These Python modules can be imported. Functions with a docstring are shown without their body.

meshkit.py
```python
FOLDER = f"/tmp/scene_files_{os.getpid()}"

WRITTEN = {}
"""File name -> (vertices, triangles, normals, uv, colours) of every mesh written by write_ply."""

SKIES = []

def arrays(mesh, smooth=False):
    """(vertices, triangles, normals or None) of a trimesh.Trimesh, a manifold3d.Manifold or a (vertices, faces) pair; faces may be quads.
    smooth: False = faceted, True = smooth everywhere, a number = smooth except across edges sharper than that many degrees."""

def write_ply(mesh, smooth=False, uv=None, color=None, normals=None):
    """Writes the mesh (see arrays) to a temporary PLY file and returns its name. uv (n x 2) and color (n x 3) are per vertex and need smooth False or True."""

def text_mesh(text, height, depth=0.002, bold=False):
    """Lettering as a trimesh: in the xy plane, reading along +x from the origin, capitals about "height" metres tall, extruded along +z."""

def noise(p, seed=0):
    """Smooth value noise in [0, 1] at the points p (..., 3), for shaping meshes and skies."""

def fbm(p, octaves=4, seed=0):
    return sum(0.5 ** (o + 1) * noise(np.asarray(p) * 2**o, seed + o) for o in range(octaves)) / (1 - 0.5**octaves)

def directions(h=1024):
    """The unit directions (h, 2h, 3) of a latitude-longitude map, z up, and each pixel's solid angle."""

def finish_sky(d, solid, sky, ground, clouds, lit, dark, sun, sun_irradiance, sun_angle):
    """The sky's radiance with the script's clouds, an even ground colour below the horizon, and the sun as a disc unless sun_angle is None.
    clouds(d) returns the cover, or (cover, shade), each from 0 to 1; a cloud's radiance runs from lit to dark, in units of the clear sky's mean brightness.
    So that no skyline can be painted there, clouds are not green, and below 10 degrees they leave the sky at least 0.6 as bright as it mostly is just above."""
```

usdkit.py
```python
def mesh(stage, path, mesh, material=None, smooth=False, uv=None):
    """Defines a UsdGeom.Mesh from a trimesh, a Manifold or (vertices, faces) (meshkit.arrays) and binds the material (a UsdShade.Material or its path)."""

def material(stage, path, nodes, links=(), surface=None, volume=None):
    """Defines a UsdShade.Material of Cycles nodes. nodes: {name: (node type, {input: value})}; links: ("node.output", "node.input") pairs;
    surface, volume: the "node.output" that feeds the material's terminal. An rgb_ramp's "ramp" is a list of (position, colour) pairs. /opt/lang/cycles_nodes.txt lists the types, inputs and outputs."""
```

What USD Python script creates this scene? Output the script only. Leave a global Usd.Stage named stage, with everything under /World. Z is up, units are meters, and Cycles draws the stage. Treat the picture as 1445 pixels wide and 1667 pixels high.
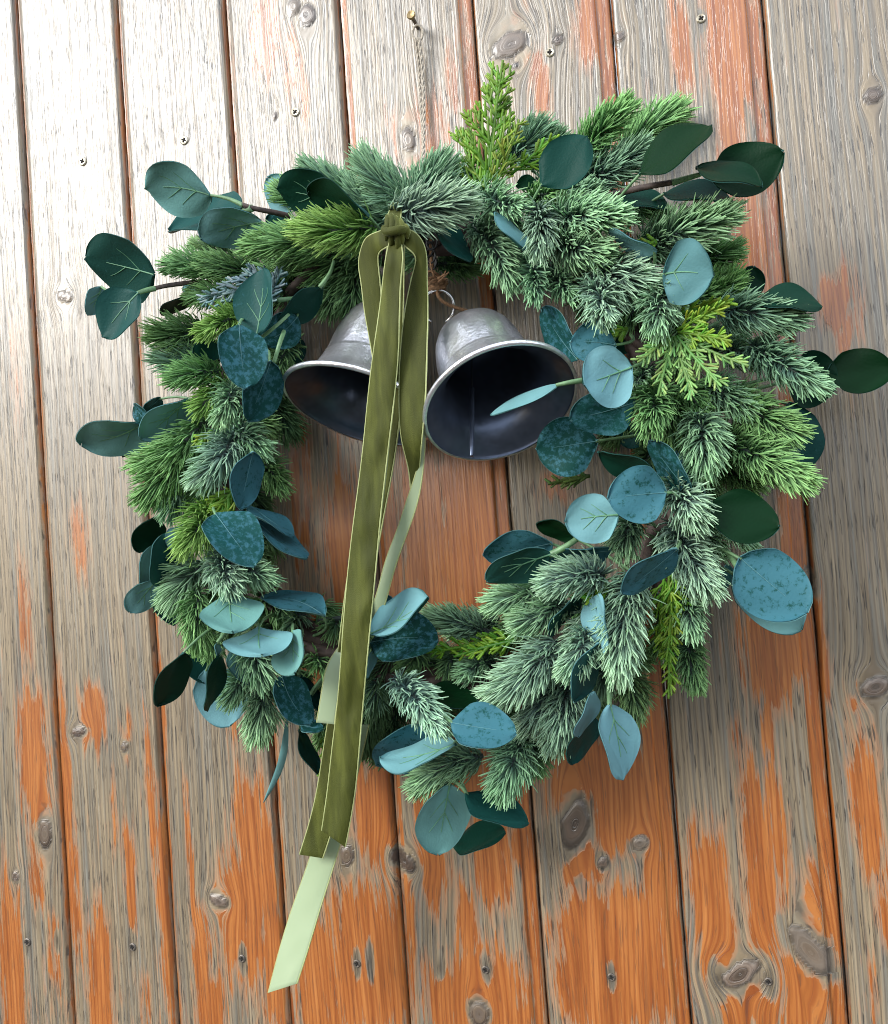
import math, random
import numpy as np
import trimesh
import usdkit
from meshkit import fbm
from scipy.interpolate import CubicSpline
from pxr import Gf, Sdf, Usd, UsdGeom, UsdLux, UsdShade, Vt

stage = Usd.Stage.CreateInMemory()
UsdGeom.SetStageUpAxis(stage, "Z")
UsdGeom.SetStageMetersPerUnit(stage, 1.0)
stage.SetDefaultPrim(UsdGeom.Xform.Define(stage, "/World").GetPrim())
R = np.random.default_rng(11)

# ------------------------------------------------------------------ camera (wall = plane y 0, x right, z up)
PW, PH, FP, DIST = 1445.0, 1667.0, 1400.0, 0.56
YAW, PITCH, ROLL = math.radians(-16.77), math.radians(1.85), math.radians(-4.109)
EXPOSURE = 1.32
cy, sy, cp, sp, cr, sr = math.cos(YAW), math.sin(YAW), math.cos(PITCH), math.sin(PITCH), math.cos(ROLL), math.sin(ROLL)
FWD = np.array([sy * cp, cy * cp, sp])
_r0 = np.array([cy, -sy, 0.0])
_u0 = np.cross(_r0, FWD)
RIGHT, UP = cr * _r0 + sr * _u0, -sr * _r0 + cr * _u0
CAM = np.array([0.0, -DIST, 0.0])


def at(px, py, d=0.0):
    """The point that lies d metres in front of the wall and shows at the photograph's pixel (px, py)."""
    v = FWD + RIGHT * ((px - PW / 2) / FP) + UP * ((PH / 2 - py) / FP)
    return CAM + v * ((DIST - d) / v[1])


def px_size(p):
    return float((np.asarray(p) - CAM) @ FWD) / FP


cam = UsdGeom.Camera.Define(stage, "/World/camera")
cam.CreateHorizontalApertureAttr(36.0)
cam.CreateVerticalApertureAttr(36.0 * 1024 / 888)
cam.CreateFocalLengthAttr(36.0 * FP / PW)
cam.CreateClippingRangeAttr(Gf.Vec2f(0.02, 1000))
cam.CreateExposureAttr(EXPOSURE)
M4 = Gf.Matrix4d(*[float(x) for x in (*RIGHT, 0, *UP, 0, *(-FWD), 0, *CAM, 1)])
cam.AddTransformOp().Set(M4)

# ------------------------------------------------------------------ light: hazy sun from the upper left behind the camera
SUN = (at(70, 190) - CAM) * [1, -1, 1]   # where the sheen lies on the boards
SUN /= np.linalg.norm(SUN)
SUN_EL, SUN_ROT = math.asin(SUN[2]), math.atan2(SUN[0], SUN[1])
HORIZON, ZENITH = (7.8, 8.5, 9.5), (15.5, 16.8, 18.8)   # thin cloud over most of the sky, about twice as brighter overhead than low down, as overcast skies are
sky_mat = usdkit.material(stage, "/World/Looks/sky_light", {
    "s": ("sky_texture", {"sky_type": "single_scattering", "sun_disc": False, "sun_elevation": SUN_EL, "sun_rotation": SUN_ROT,
                          "aerosol_density": 2.0, "altitude": 50.0}),
    "tc": ("texture_coordinate", {}), "xyz": ("separate_xyz", {}), "up": ("map_range", {"from_min": 0.0, "from_max": 0.10, "clamp": True}),
    "n": ("noise_texture", {"scale": 1.6, "detail": 4.0}), "cv": ("map_range", {"from_min": 0.25, "from_max": 0.60, "to_min": 0.45, "to_max": 0.95, "clamp": True}),
    "cover": ("math", {"math_type": "multiply"}), "mx": ("mix_color", {"use_clamp": False}), "cc": ("mix_color", {"a": HORIZON, "b": ZENITH, "use_clamp": False}), "zc": ("map_range", {"from_min": 0.0, "from_max": 1.0, "clamp": True}),
    "gr": ("mix_color", {"a": (1.0, 0.97, 0.9), "use_clamp": False}), "dn": ("map_range", {"from_min": -0.04, "from_max": 0.01, "clamp": True}),
    "b": ("background_shader", {"strength": 0.06})},
    [("tc.generated", "xyz.vector"), ("xyz.z", "up.value"), ("tc.generated", "n.vector"), ("n.fac", "cv.value"), ("up.result", "cover.value1"), ("cv.result", "cover.value2"),
     ("xyz.z", "zc.value"), ("zc.result", "cc.fac"), ("cc.result", "mx.b"), ("s.color", "mx.a"), ("cover.value", "mx.fac"), ("xyz.z", "dn.value"), ("dn.result", "gr.fac"), ("mx.result", "gr.b"), ("gr.result", "b.color")], surface="b.background")
dome = UsdLux.DomeLight.Define(stage, "/World/sky")
UsdShade.MaterialBindingAPI.Apply(dome.GetPrim()).Bind(sky_mat)
dome.GetPrim().SetCustomDataByKey("kind", "structure")
sun = UsdLux.DistantLight.Define(stage, "/World/sun")
sun.CreateIntensityAttr(0.40)
sun.CreateAngleAttr(26.0)
sun.CreateNormalizeAttr(True)
sun.CreateColorAttr(Gf.Vec3f(1.0, 0.98, 0.94))
zz = SUN
xx = np.cross([0, 0, 1.0], zz); xx /= np.linalg.norm(xx)
yy = np.cross(zz, xx)
sun.AddTransformOp().Set(Gf.Matrix4d(*[float(x) for x in (*xx, 0, *yy, 0, *zz, 0, 0, 0, 3, 1)]))


# ------------------------------------------------------------------ helpers
_taken = {}


def numbered(parent, name):
    k = _taken.get((parent, name), 0)
    _taken[(parent, name)] = k + 1
    return f"{parent}/{name}" if k == 0 else f"{parent}/{name}_{k:03d}"


def tag(prim, label=None, category=None, group=None, kind=None):
    for k, v in (("label", label), ("category", category), ("group", group), ("kind", kind)):
        if v:
            prim.SetCustomDataByKey(k, v)
    return prim


ORIGIN = {}


def thing(name, label, category, loc, group=None):
    path = numbered("/World", name)
    x = UsdGeom.Xform.Define(stage, path)
    x.AddTranslateOp().Set(Gf.Vec3d(*map(float, loc)))
    ORIGIN[path] = np.asarray(loc, float)
    tag(x.GetPrim(), label, category, group)
    return path


def group_part(parent, name, label=None):
    path = numbered(parent, name)
    x = UsdGeom.Xform.Define(stage, path)
    if label:
        x.GetPrim().SetCustomDataByKey("label", label)
    return path


def build(name, v, f, material, parent="/World", smooth=True, attrs=None, kind=None, label=None):
    """One mesh, given in world coordinates, as a child of parent."""
    root = "/" + "/".join(parent.split("/")[1:3])
    v = np.asarray(v, float) - ORIGIN.get(root, np.zeros(3))
    path = numbered(parent, name)
    m = usdkit.mesh(stage, path, (v, np.asarray(f)), material, smooth=smooth)
    for key, val in (attrs or {}).items():
        UsdGeom.PrimvarsAPI(m).CreatePrimvar(key, Sdf.ValueTypeNames.Color3fArray, "vertex").Set(Vt.Vec3fArray.FromNumpy(np.asarray(val, np.float32)))
    tag(m.GetPrim(), label=label, kind=kind)
    return path


def norm(a):
    a = np.asarray(a, float)
    return a / np.maximum(np.linalg.norm(a, axis=-1, keepdims=True), 1e-12)


def join(parts):
    vs, fs, cs, n = [], [], [], 0
    for p in parts:
        vs.append(p[0]); fs.append(np.asarray(p[1]) + n); n += len(p[0])
        if len(p) > 2:
            cs.append(p[2])
    return np.vstack(vs), np.vstack(fs), (np.vstack(cs) if cs else None)


def tube(points, radii, sides=6, caps=True):
    p = np.asarray(points, float)
    n = len(p)
    r = np.broadcast_to(np.asarray(radii, float), (n,))
    t = norm(np.gradient(p, axis=0))
    ref = np.array([0, -1.0, 0.1]) if abs(t[0][1]) < 0.9 else np.array([0, 0, 1.0])
    s = norm(np.cross(t, ref)); b = np.cross(t, s)
    a = np.arange(sides) * 2 * np.pi / sides
    v = p[:, None] + r[:, None, None] * (np.cos(a)[None, :, None] * s[:, None] + np.sin(a)[None, :, None] * b[:, None])
    v = v.reshape(-1, 3)
    i = np.arange(n - 1)[:, None] * sides; j = np.arange(sides)[None]; k = (j + 1) % sides
    q = np.stack([i + j, i + k, i + sides + k, i + sides + j], -1).reshape(-1, 4)
    f = np.vstack([q[:, [0, 1, 2]], q[:, [0, 2, 3]]])
    if caps:
        v = np.vstack([v, p[:1], p[-1:]])
        c0, c1 = len(v) - 2, len(v) - 1
        j = np.arange(sides); k = (j + 1) % sides
        f = np.vstack([f, np.stack([np.full(sides, c0), k, j], 1), np.stack([np.full(sides, c1), (n - 1) * sides + j, (n - 1) * sides + k], 1)])
    return v, f


def smooth_path(pts, n):
    pts = np.asarray(pts, float)
    if len(pts) == 2:
        return pts[0] + (pts[1] - pts[0]) * np.linspace(0, 1, n)[:, None]
    d = np.r_[0, np.cumsum(np.linalg.norm(np.diff(pts, axis=0), axis=1))]
    return CubicSpline(d, pts, bc_type="natural")(np.linspace(0, d[-1], n))


def grid_faces(rows, cols, flip=False):
    i, j = np.meshgrid(np.arange(rows - 1), np.arange(cols - 1), indexing="ij")
    a = (i * cols + j).ravel(); b = a + 1; c = a + cols; d = c + 1
    f = np.vstack([np.stack([a, b, d], 1), np.stack([a, d, c], 1)])
    return f[:, ::-1] if flip else f


def slab(P, thick, side_ref):
    """A closed thin solid from a grid of points P (rows, cols, 3): front layer towards side_ref, back layer thick behind it."""
    rows, cols = P.shape[:2]
    du, dv = np.gradient(P, axis=0), np.gradient(P, axis=1)
    n = norm(np.cross(du, dv))
    if (n * side_ref).sum() < 0:
        n = -n
    front, back = P, P - n * thick
    f = grid_faces(rows, cols)
    fn = np.cross(front.reshape(-1, 3)[f[:, 1]] - front.reshape(-1, 3)[f[:, 0]], front.reshape(-1, 3)[f[:, 2]] - front.reshape(-1, 3)[f[:, 0]])
    if (fn * side_ref).sum() < 0:
        f = f[:, ::-1]
    N = rows * cols
    rim = np.r_[np.arange(cols), np.arange(1, rows) * cols + cols - 1, (rows - 1) * cols + np.arange(cols - 2, -1, -1), np.arange(rows - 2, 0, -1) * cols]
    nx = np.roll(rim, -1)
    s = np.vstack([np.stack([rim, nx, nx + N], 1), np.stack([rim, nx + N, rim + N], 1)])
    return np.vstack([front.reshape(-1, 3), back.reshape(-1, 3)]), np.vstack([f, f[:, ::-1] + N, s]), N


# ------------------------------------------------------------------ materials
def mat(name, nodes, links, surface="p.BSDF"):
    return usdkit.material(stage, "/World/Looks/" + name, nodes, links, surface=surface)


def wood():
    n = {
        "g": ("attribute", {"attribute": "grain"}), "w": ("attribute", {"attribute": "wear"}),
        "sw": ("separate_color", {}), "sg": ("separate_xyz", {}),
        "v1": ("vector_math", {"math_type": "multiply", "vector2": (900, 4.5, 9)}), "n1": ("noise_texture", {"scale": 1.0, "detail": 2.0, "roughness": 0.55}),
        "v2": ("vector_math", {"math_type": "multiply", "vector2": (60, 5, 9)}), "n2": ("noise_texture", {"scale": 1.0, "detail": 3.0}),
        "v3": ("vector_math", {"math_type": "multiply", "vector2": (1000, 48, 9)}), "n3": ("noise_texture", {"scale": 1.0, "detail": 2.0}),
        "v4": ("vector_math", {"math_type": "multiply", "vector2": (240, 9, 9)}), "n4": ("noise_texture", {"scale": 1.0, "detail": 4.0, "roughness": 0.65}),
        "v5": ("vector_math", {"math_type": "multiply", "vector2": (420, 6, 17)}), "n5": ("noise_texture", {"scale": 1.0, "detail": 2.0}),
        # growth rings: sine of the grain coordinate, wandering slowly
        "r0": ("math", {"math_type": "multiply", "value2": 1900.0}), "r1": ("math", {"math_type": "multiply", "value2": 26.0}),
        "r2": ("math", {"math_type": "add"}), "r3": ("math", {"math_type": "sine"}),
        "r4": ("map_range", {"from_min": 0.1, "from_max": 1.0, "clamp": True}),
        # bare weathered wood
        "bare": ("rgb_ramp", {"ramp": [(0.24, (0.060, 0.044, 0.027)), (0.38, (0.180, 0.138, 0.086)), (0.55, (0.285, 0.224, 0.143)), (0.74, (0.40, 0.33, 0.23))]}),
        "grey": ("rgb_ramp", {"ramp": [(0.24, (0.046, 0.043, 0.035)), (0.40, (0.125, 0.115, 0.093)), (0.58, (0.200, 0.187, 0.155)), (0.76, (0.30, 0.292, 0.265))]}),
        "gsel": ("map_range", {"from_min": 0.44, "from_max": 0.66, "clamp": True}),
        "mx1": ("math", {"math_type": "multiply", "value2": 0.55}), "mx2": ("math", {"math_type": "multiply_add", "value2": 0.45}),
        "bmix": ("mix_color", {}),
        "pore": ("map_range", {"from_min": 0.615, "from_max": 0.675, "to_min": 0.0, "to_max": 0.85, "clamp": True}),
        "bp": ("mix_color", {"b": (0.035, 0.03, 0.028)}),
        # remaining varnish
        "varn": ("rgb_ramp", {"ramp": [(0.28, (0.19, 0.050, 0.009)), (0.5, (0.36, 0.118, 0.025)), (0.72, (0.47, 0.185, 0.05))]}),
        "vring": ("mix_color", {"b": (0.22, 0.05, 0.010)}), "vrf": ("math", {"math_type": "multiply", "value2": 0.6}), "brf": ("math", {"math_type": "multiply", "value2": 0.5}), "bring": ("mix_color", {"b": (0.085, 0.062, 0.045)}), "pfac": ("map_range", {"from_min": 0.0, "from_max": 1.0, "to_min": 1.0, "to_max": 0.45}), "pf": ("math", {"math_type": "multiply"}),
        "m0": ("math", {"math_type": "multiply_add", "value2": 0.62}), "m1": ("math", {"math_type": "multiply_add", "value2": 0.48}),
        "v6": ("vector_math", {"math_type": "multiply", "vector2": (300, 34, 31)}), "n6": ("noise_texture", {"scale": 1.0, "detail": 3.0, "roughness": 0.6}), "m3": ("math", {"math_type": "multiply_add", "value2": 0.95}), "m4": ("math", {"math_type": "subtract", "value2": 0.475}), "m2": ("map_range", {"from_min": 1.025, "from_max": 1.075, "clamp": True}),
        "halo": ("map_range", {"from_min": 0.78, "from_max": 1.02, "to_max": 0.62, "clamp": True}), "hmix": ("mix_color", {"b": (0.42, 0.19, 0.085)}),
        "cmix": ("mix_color", {}),
        "knot": ("rgb_ramp", {"ramp": [(0.34, (0.025, 0.017, 0.014)), (0.5, (0.095, 0.06, 0.042)), (0.66, (0.20, 0.155, 0.13))]}),
        "kmix": ("mix_color", {}), "dmix": ("mix_color", {"b": (0.02, 0.016, 0.013)}),
        "rough": ("map_range", {"from_min": 0.0, "from_max": 1.0, "to_min": 0.36, "to_max": 0.31}),
        "h1": ("math", {"math_type": "multiply_add", "value2": 0.7}), "h2": ("math", {"math_type": "multiply_add", "value2": -0.5}),
        "hm": ("map_range", {"from_min": 0.0, "from_max": 1.0, "to_min": 1.0, "to_max": 0.45}),
        "bump": ("bump", {"distance": 0.00055, "strength": 0.8}), "h3": ("math", {"math_type": "multiply_add", "value2": 0.22}),
        "p": ("principled_bsdf", {"specular_ior_level": 1.0, "coat_weight": 0.2, "coat_roughness": 0.36}),
        "c0": ("vector_math", {"math_type": "multiply", "vector2": (210, 2.6, 23)}), "c1": ("noise_texture", {"scale": 1.0, "detail": 2.0, "roughness": 0.45}), "c2": ("math", {"math_type": "subtract", "value2": 0.47}), "c3": ("math", {"math_type": "absolute"}),
        "c4": ("map_range", {"from_min": 0.002, "from_max": 0.011, "to_min": 0.85, "to_max": 0.0, "clamp": True}), "c5": ("math", {"math_type": "multiply"}), "c6": ("math", {"math_type": "maximum"}),
    }
    L = [("w.color", "sw.color"), ("g.vector", "sg.vector")]
    for k in "12345":
        L += [("g.vector", f"v{k}.vector1"), (f"v{k}.vector", f"n{k}.vector")]
    L += [("sg.x", "r0.value1"), ("n2.fac", "r1.value1"), ("r0.value", "r2.value1"), ("r1.value", "r2.value2"), ("r2.value", "r3.value1"), ("r3.value", "r4.value"),
          ("n1.fac", "mx1.value1"), ("n4.fac", "mx2.value1"), ("mx1.value", "mx2.value3"), ("mx2.value", "bare.fac"), ("mx2.value", "grey.fac"),
          ("n5.fac", "gsel.value"), ("gsel.result", "bmix.fac"), ("bare.color", "bmix.a"), ("grey.color", "bmix.b"),
          ("r4.result", "brf.value1"), ("brf.value", "bring.fac"), ("bmix.result", "bring.a"), ("g.vector", "c0.vector1"), ("c0.vector", "c1.vector"), ("c1.fac", "c2.value1"), ("c2.value", "c3.value1"), ("c3.value", "c4.value"), ("c4.result", "c5.value1"), ("n2.fac", "c5.value2"), ("c5.value", "c6.value1"), ("pore.result", "c6.value2"), ("n3.fac", "pore.value"), ("m2.result", "pfac.value"), ("pfac.result", "pf.value1"), ("c6.value", "pf.value2"), ("pf.value", "bp.fac"), ("cmix.result", "bp.a"),
          ("n4.fac", "varn.fac"), ("varn.color", "vring.a"), ("r4.result", "vrf.value1"), ("vrf.value", "vring.fac"),
          ("n1.fac", "m0.value1"), ("sw.r", "m0.value3"), ("n4.fac", "m1.value1"), ("m0.value", "m1.value3"), ("g.vector", "v6.vector1"), ("v6.vector", "n6.vector"), ("n6.fac", "m3.value1"), ("m1.value", "m3.value3"), ("m3.value", "m4.value1"), ("m4.value", "m2.value"),
          ("m4.value", "halo.value"), ("halo.result", "hmix.fac"), ("bring.result", "hmix.a"),
          ("m2.result", "cmix.fac"), ("hmix.result", "cmix.a"), ("vring.result", "cmix.b"),
          ("n4.fac", "knot.fac"), ("sw.g", "kmix.fac"), ("bp.result", "kmix.a"), ("knot.color", "kmix.b"),
          ("sw.b", "dmix.fac"), ("kmix.result", "dmix.a"), ("dmix.result", "p.base_color"),
          ("m2.result", "rough.value"), ("rough.result", "p.roughness"),
          ("n1.fac", "h1.value1"), ("n4.fac", "h1.value3"), ("c6.value", "h2.value1"), ("h1.value", "h2.value3"), ("m2.result", "h3.value1"), ("h2.value", "h3.value3"), ("h3.value", "bump.height"),
          ("m2.result", "hm.value"), ("hm.result", "bump.strength"), ("bump.normal", "p.normal")]
    return mat("weathered_wood", n, L)


WOOD = wood()

LEAF = mat("eucalyptus_leaf", {
    "a": ("attribute", {"attribute": "leaf"}), "s": ("separate_color", {}),  # r: 1 upper side, 0 underside; g: amount of bluish mottling; b: hue shift
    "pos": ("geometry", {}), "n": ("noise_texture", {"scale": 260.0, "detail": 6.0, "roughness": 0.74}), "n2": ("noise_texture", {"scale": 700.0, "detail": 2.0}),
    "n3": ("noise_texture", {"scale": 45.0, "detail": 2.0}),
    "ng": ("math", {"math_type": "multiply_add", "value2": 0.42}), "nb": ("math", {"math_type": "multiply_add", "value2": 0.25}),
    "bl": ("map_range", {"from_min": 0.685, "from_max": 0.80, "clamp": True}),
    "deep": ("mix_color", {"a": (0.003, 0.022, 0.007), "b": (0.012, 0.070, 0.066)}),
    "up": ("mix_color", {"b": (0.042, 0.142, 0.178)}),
    "un": ("mix_color", {"a": (0.125, 0.29, 0.265), "b": (0.155, 0.335, 0.375)}),
    "sp": ("map_range", {"from_min": 0.3, "from_max": 0.7, "to_min": 0.86, "to_max": 1.12}), "unv": ("hsv", {}),
    "m": ("mix_color", {}), "rg": ("map_range", {"from_min": 0.0, "from_max": 1.0, "to_min": 0.5, "to_max": 0.45}),
    "bump": ("bump", {"distance": 0.0005, "strength": 0.35}),
    "p": ("principled_bsdf", {"specular_ior_level": 0.07}), "t": ("translucent_bsdf", {}), "mx": ("mix_closure", {"fac": 0.06}),
}, [("a.color", "s.color"), ("pos.position", "n.vector"), ("pos.position", "n2.vector"), ("pos.position", "n3.vector"),
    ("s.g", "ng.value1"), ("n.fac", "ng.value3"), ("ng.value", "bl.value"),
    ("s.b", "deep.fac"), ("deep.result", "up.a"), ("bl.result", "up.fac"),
    ("s.b", "un.fac"), ("n3.fac", "sp.value"), ("un.result", "unv.color"), ("sp.result", "unv.value"),
    ("s.r", "m.fac"), ("unv.color", "m.a"), ("up.result", "m.b"), ("m.result", "p.base_color"), ("m.result", "t.color"), ("s.r", "rg.value"), ("rg.result", "p.roughness"),
    ("n2.fac", "bump.height"), ("bump.normal", "p.normal"), ("p.BSDF", "mx.closure1"), ("t.BSDF", "mx.closure2")], surface="mx.closure")


def tinted(name, rough, spec=0.4, translucent=0.12, noise=0.0):
    n = {"a": ("attribute", {"attribute": "tone"}), "p": ("principled_bsdf", {"roughness": rough, "specular_ior_level": spec}),
         "t": ("translucent_bsdf", {}), "mx": ("mix_closure", {"fac": translucent})}
    return mat(name, n, [("a.color", "p.base_color"), ("a.color", "t.color"), ("p.BSDF", "mx.closure1"), ("t.BSDF", "mx.closure2")], surface="mx.closure")


NEEDLE = tinted("needle_plastic", 0.55, 0.3, 0.10)
CEDAR = tinted("cedar_plastic", 0.45, 0.4, 0.10)


def plain(name, color, rough, noise=0.25, scale=300.0, **kw):
    c = np.asarray(color, float)
    return mat(name, {"pos": ("geometry", {}), "n": ("noise_texture", {"scale": scale, "detail": 3.0}),
                      "r": ("rgb_ramp", {"ramp": [(0.3, tuple(c * (1 - noise))), (0.7, tuple(np.minimum(c * (1 + noise), 1)))]}),
                      "b": ("bump", {"distance": 0.0004, "strength": 0.4}),
                      "p": ("principled_bsdf", {"roughness": rough, **kw})},
               [("pos.position", "n.vector"), ("n.fac", "r.fac"), ("r.color", "p.base_color"), ("n.fac", "b.height"), ("b.normal", "p.normal")])


VEIN = plain("leaf_vein", (0.095, 0.25, 0.14), 0.5)
VEIN_PALE = plain("pale_leaf_vein", (0.075, 0.21, 0.23), 0.5)
PETIOLE = plain("green_leaf_stalk", (0.13, 0.25, 0.12), 0.5)
BARK = plain("twig_bark", (0.06, 0.042, 0.036), 0.75, 0.4)
STEM = plain("grey_sprig_stem", (0.045, 0.065, 0.06), 0.7, 0.4)
JUTE = plain("jute_twine", (0.46, 0.41, 0.34), 0.9, 0.4, 900.0)
BROWN_TWINE = plain("brown_twine", (0.20, 0.11, 0.055), 0.9, 0.4, 900.0)
WIRE = plain("dark_wire", (0.02, 0.02, 0.022), 0.5)
SCREW_ZINC = plain("zinc_screw", (0.52, 0.47, 0.36), 0.4, 0.3, 900.0, metallic=0.8)
SCREW_OLD = plain("dull_screw", (0.16, 0.14, 0.12), 0.5, 0.4, 900.0, metallic=0.7)
HOLE = plain("dark_recess", (0.012, 0.01, 0.009), 0.9)
RING_STEEL = plain("steel_ring", (0.72, 0.72, 0.74), 0.22, 0.05, 300.0, metallic=1.0)
SELVAGE = plain("ribbon_selvage", (0.36, 0.40, 0.17), 0.6, 0.15, 900.0)
VELVET = mat("olive_velvet", {
    "pos": ("geometry", {}), "mp": ("mapping", {"scale": (95.0, 60.0, 14.0)}), "n": ("noise_texture", {"scale": 1.0, "detail": 4.0, "roughness": 0.6}), "n2": ("noise_texture", {"scale": 1700.0, "detail": 2.0}),
    "r": ("rgb_ramp", {"ramp": [(0.36, (0.034, 0.041, 0.004)), (0.5, (0.050, 0.059, 0.007)), (0.66, (0.084, 0.097, 0.015))]}),
    "sh": ("map_range", {"from_min": 0.35, "from_max": 0.68, "to_min": 0.12, "to_max": 0.80, "clamp": True}),
    "b": ("bump", {"distance": 0.0006, "strength": 0.5}),
    "p": ("principled_bsdf", {"roughness": 0.7, "specular_ior_level": 0.25, "sheen_roughness": 0.30, "sheen_tint": (0.70, 0.78, 0.36)})},
    [("pos.position", "mp.vector"), ("mp.vector", "n.vector"), ("pos.position", "n2.vector"), ("n.fac", "r.fac"), ("r.color", "p.base_color"), ("n.fac", "sh.value"), ("sh.result", "p.sheen_weight"), ("n2.fac", "b.height"), ("b.normal", "p.normal")])
SATIN = mat("pale_green_satin", {
    "pos": ("geometry", {}), "n": ("noise_texture", {"scale": 2200.0, "detail": 2.0}), "b": ("bump", {"distance": 0.0002, "strength": 0.3}),
    "p": ("principled_bsdf", {"base_color": (0.29, 0.37, 0.225), "roughness": 0.42, "specular_ior_level": 0.5, "sheen_weight": 0.1})},
    [("pos.position", "n.vector"), ("n.fac", "b.height"), ("b.normal", "p.normal")])
BELL = mat("aged_bell_metal", {
    "pos": ("geometry", {}), "n": ("noise_texture", {"scale": 60.0, "detail": 6.0, "roughness": 0.7}), "n2": ("noise_texture", {"scale": 420.0, "detail": 3.0}),
    "r": ("rgb_ramp", {"ramp": [(0.32, (0.46, 0.46, 0.50)), (0.5, (0.80, 0.80, 0.85)), (0.68, (0.96, 0.96, 0.99))]}),
    "rr": ("map_range", {"from_min": 0.3, "from_max": 0.7, "to_min": 0.36, "to_max": 0.22}),
    "b": ("bump", {"distance": 0.0007, "strength": 0.35}),
    "p": ("principled_bsdf", {"metallic": 0.9})},
    [("pos.position", "n.vector"), ("pos.position", "n2.vector"), ("n.fac", "r.fac"), ("r.color", "p.base_color"), ("n.fac", "rr.value"), ("rr.result", "p.roughness"),
     ("n2.fac", "b.height"), ("b.normal", "p.normal")])
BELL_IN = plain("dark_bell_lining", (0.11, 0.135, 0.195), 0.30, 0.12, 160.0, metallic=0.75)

# ------------------------------------------------------------------ the plank wall
TOPX = [18, 186, 367, 555, 764, 987, 1242]
BOTX = [122, 287, 466, 658, 893, 1130, 1381]
GX = [(at(a, 0)[0] + at(b, 1667)[0]) / 2 for a, b in zip(TOPX, BOTX)]
_w = (GX[-1] - GX[0]) / 6
GX = [GX[0] - _w * 5, GX[0] - _w * 4, GX[0] - _w * 3, GX[0] - _w * 2, GX[0] - _w] + GX + [GX[-1] + _w, GX[-1] + 2 * _w, GX[-1] + 3 * _w]   # lines between planks
Z0, Z1 = -0.62, 0.56
ZB, ZT = -0.85, 0.80
# knots in the wood: x, y (photo), half width, half height, tilt, darkness
KNOTS = [(500, 25, 15, 18, 0, .9), (478, 12, 12, 14, 0, .6), (830, 74, 32, 20, 12, .75), (908, 65, 8, 9, 0, 1), (840, 107, 6, 6, 0, 1), (1008, 60, 8, 8, 0, .9), (1420, 156, 13, 12, 0, .8), (665, 228, 12, 20, 10, .6),
         (74, 1357, 13, 24, -5, .7), (25, 1426, 7, 7, 0, .9), (105, 483, 15, 8, -20, .6), (356, 1466, 16, 9, -20, .9), (936, 1342, 20, 40, -22, .8), (1041, 1372, 13, 10, 30, .6), (981, 1404, 9, 9, 0, .9),
         (1205, 1585, 34, 15, 38, .85), (1318, 1548, 20, 44, 38, .6), (780, 1650, 16, 20, 0, .7), (1425, 1118, 22, 14, 25, .8), (565, 1393, 12, 18, -15, .7), (656, 1402, 22, 12, -30, .95),
         (1318, 948, 9, 18, 15, .3), (128, 1191, 14, 7, 10, 1), (202, 1216, 7, 7, 0, .5), (448, 189, 4, 7, 0, 1), (1240, 525, 10, 5, 0, .4)]
KW = [(*at(x, y)[[0, 2]], a * px_size(at(x, y)), b * px_size(at(x, y)), math.radians(t), d) for x, y, a, b, t, d in KNOTS]
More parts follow.
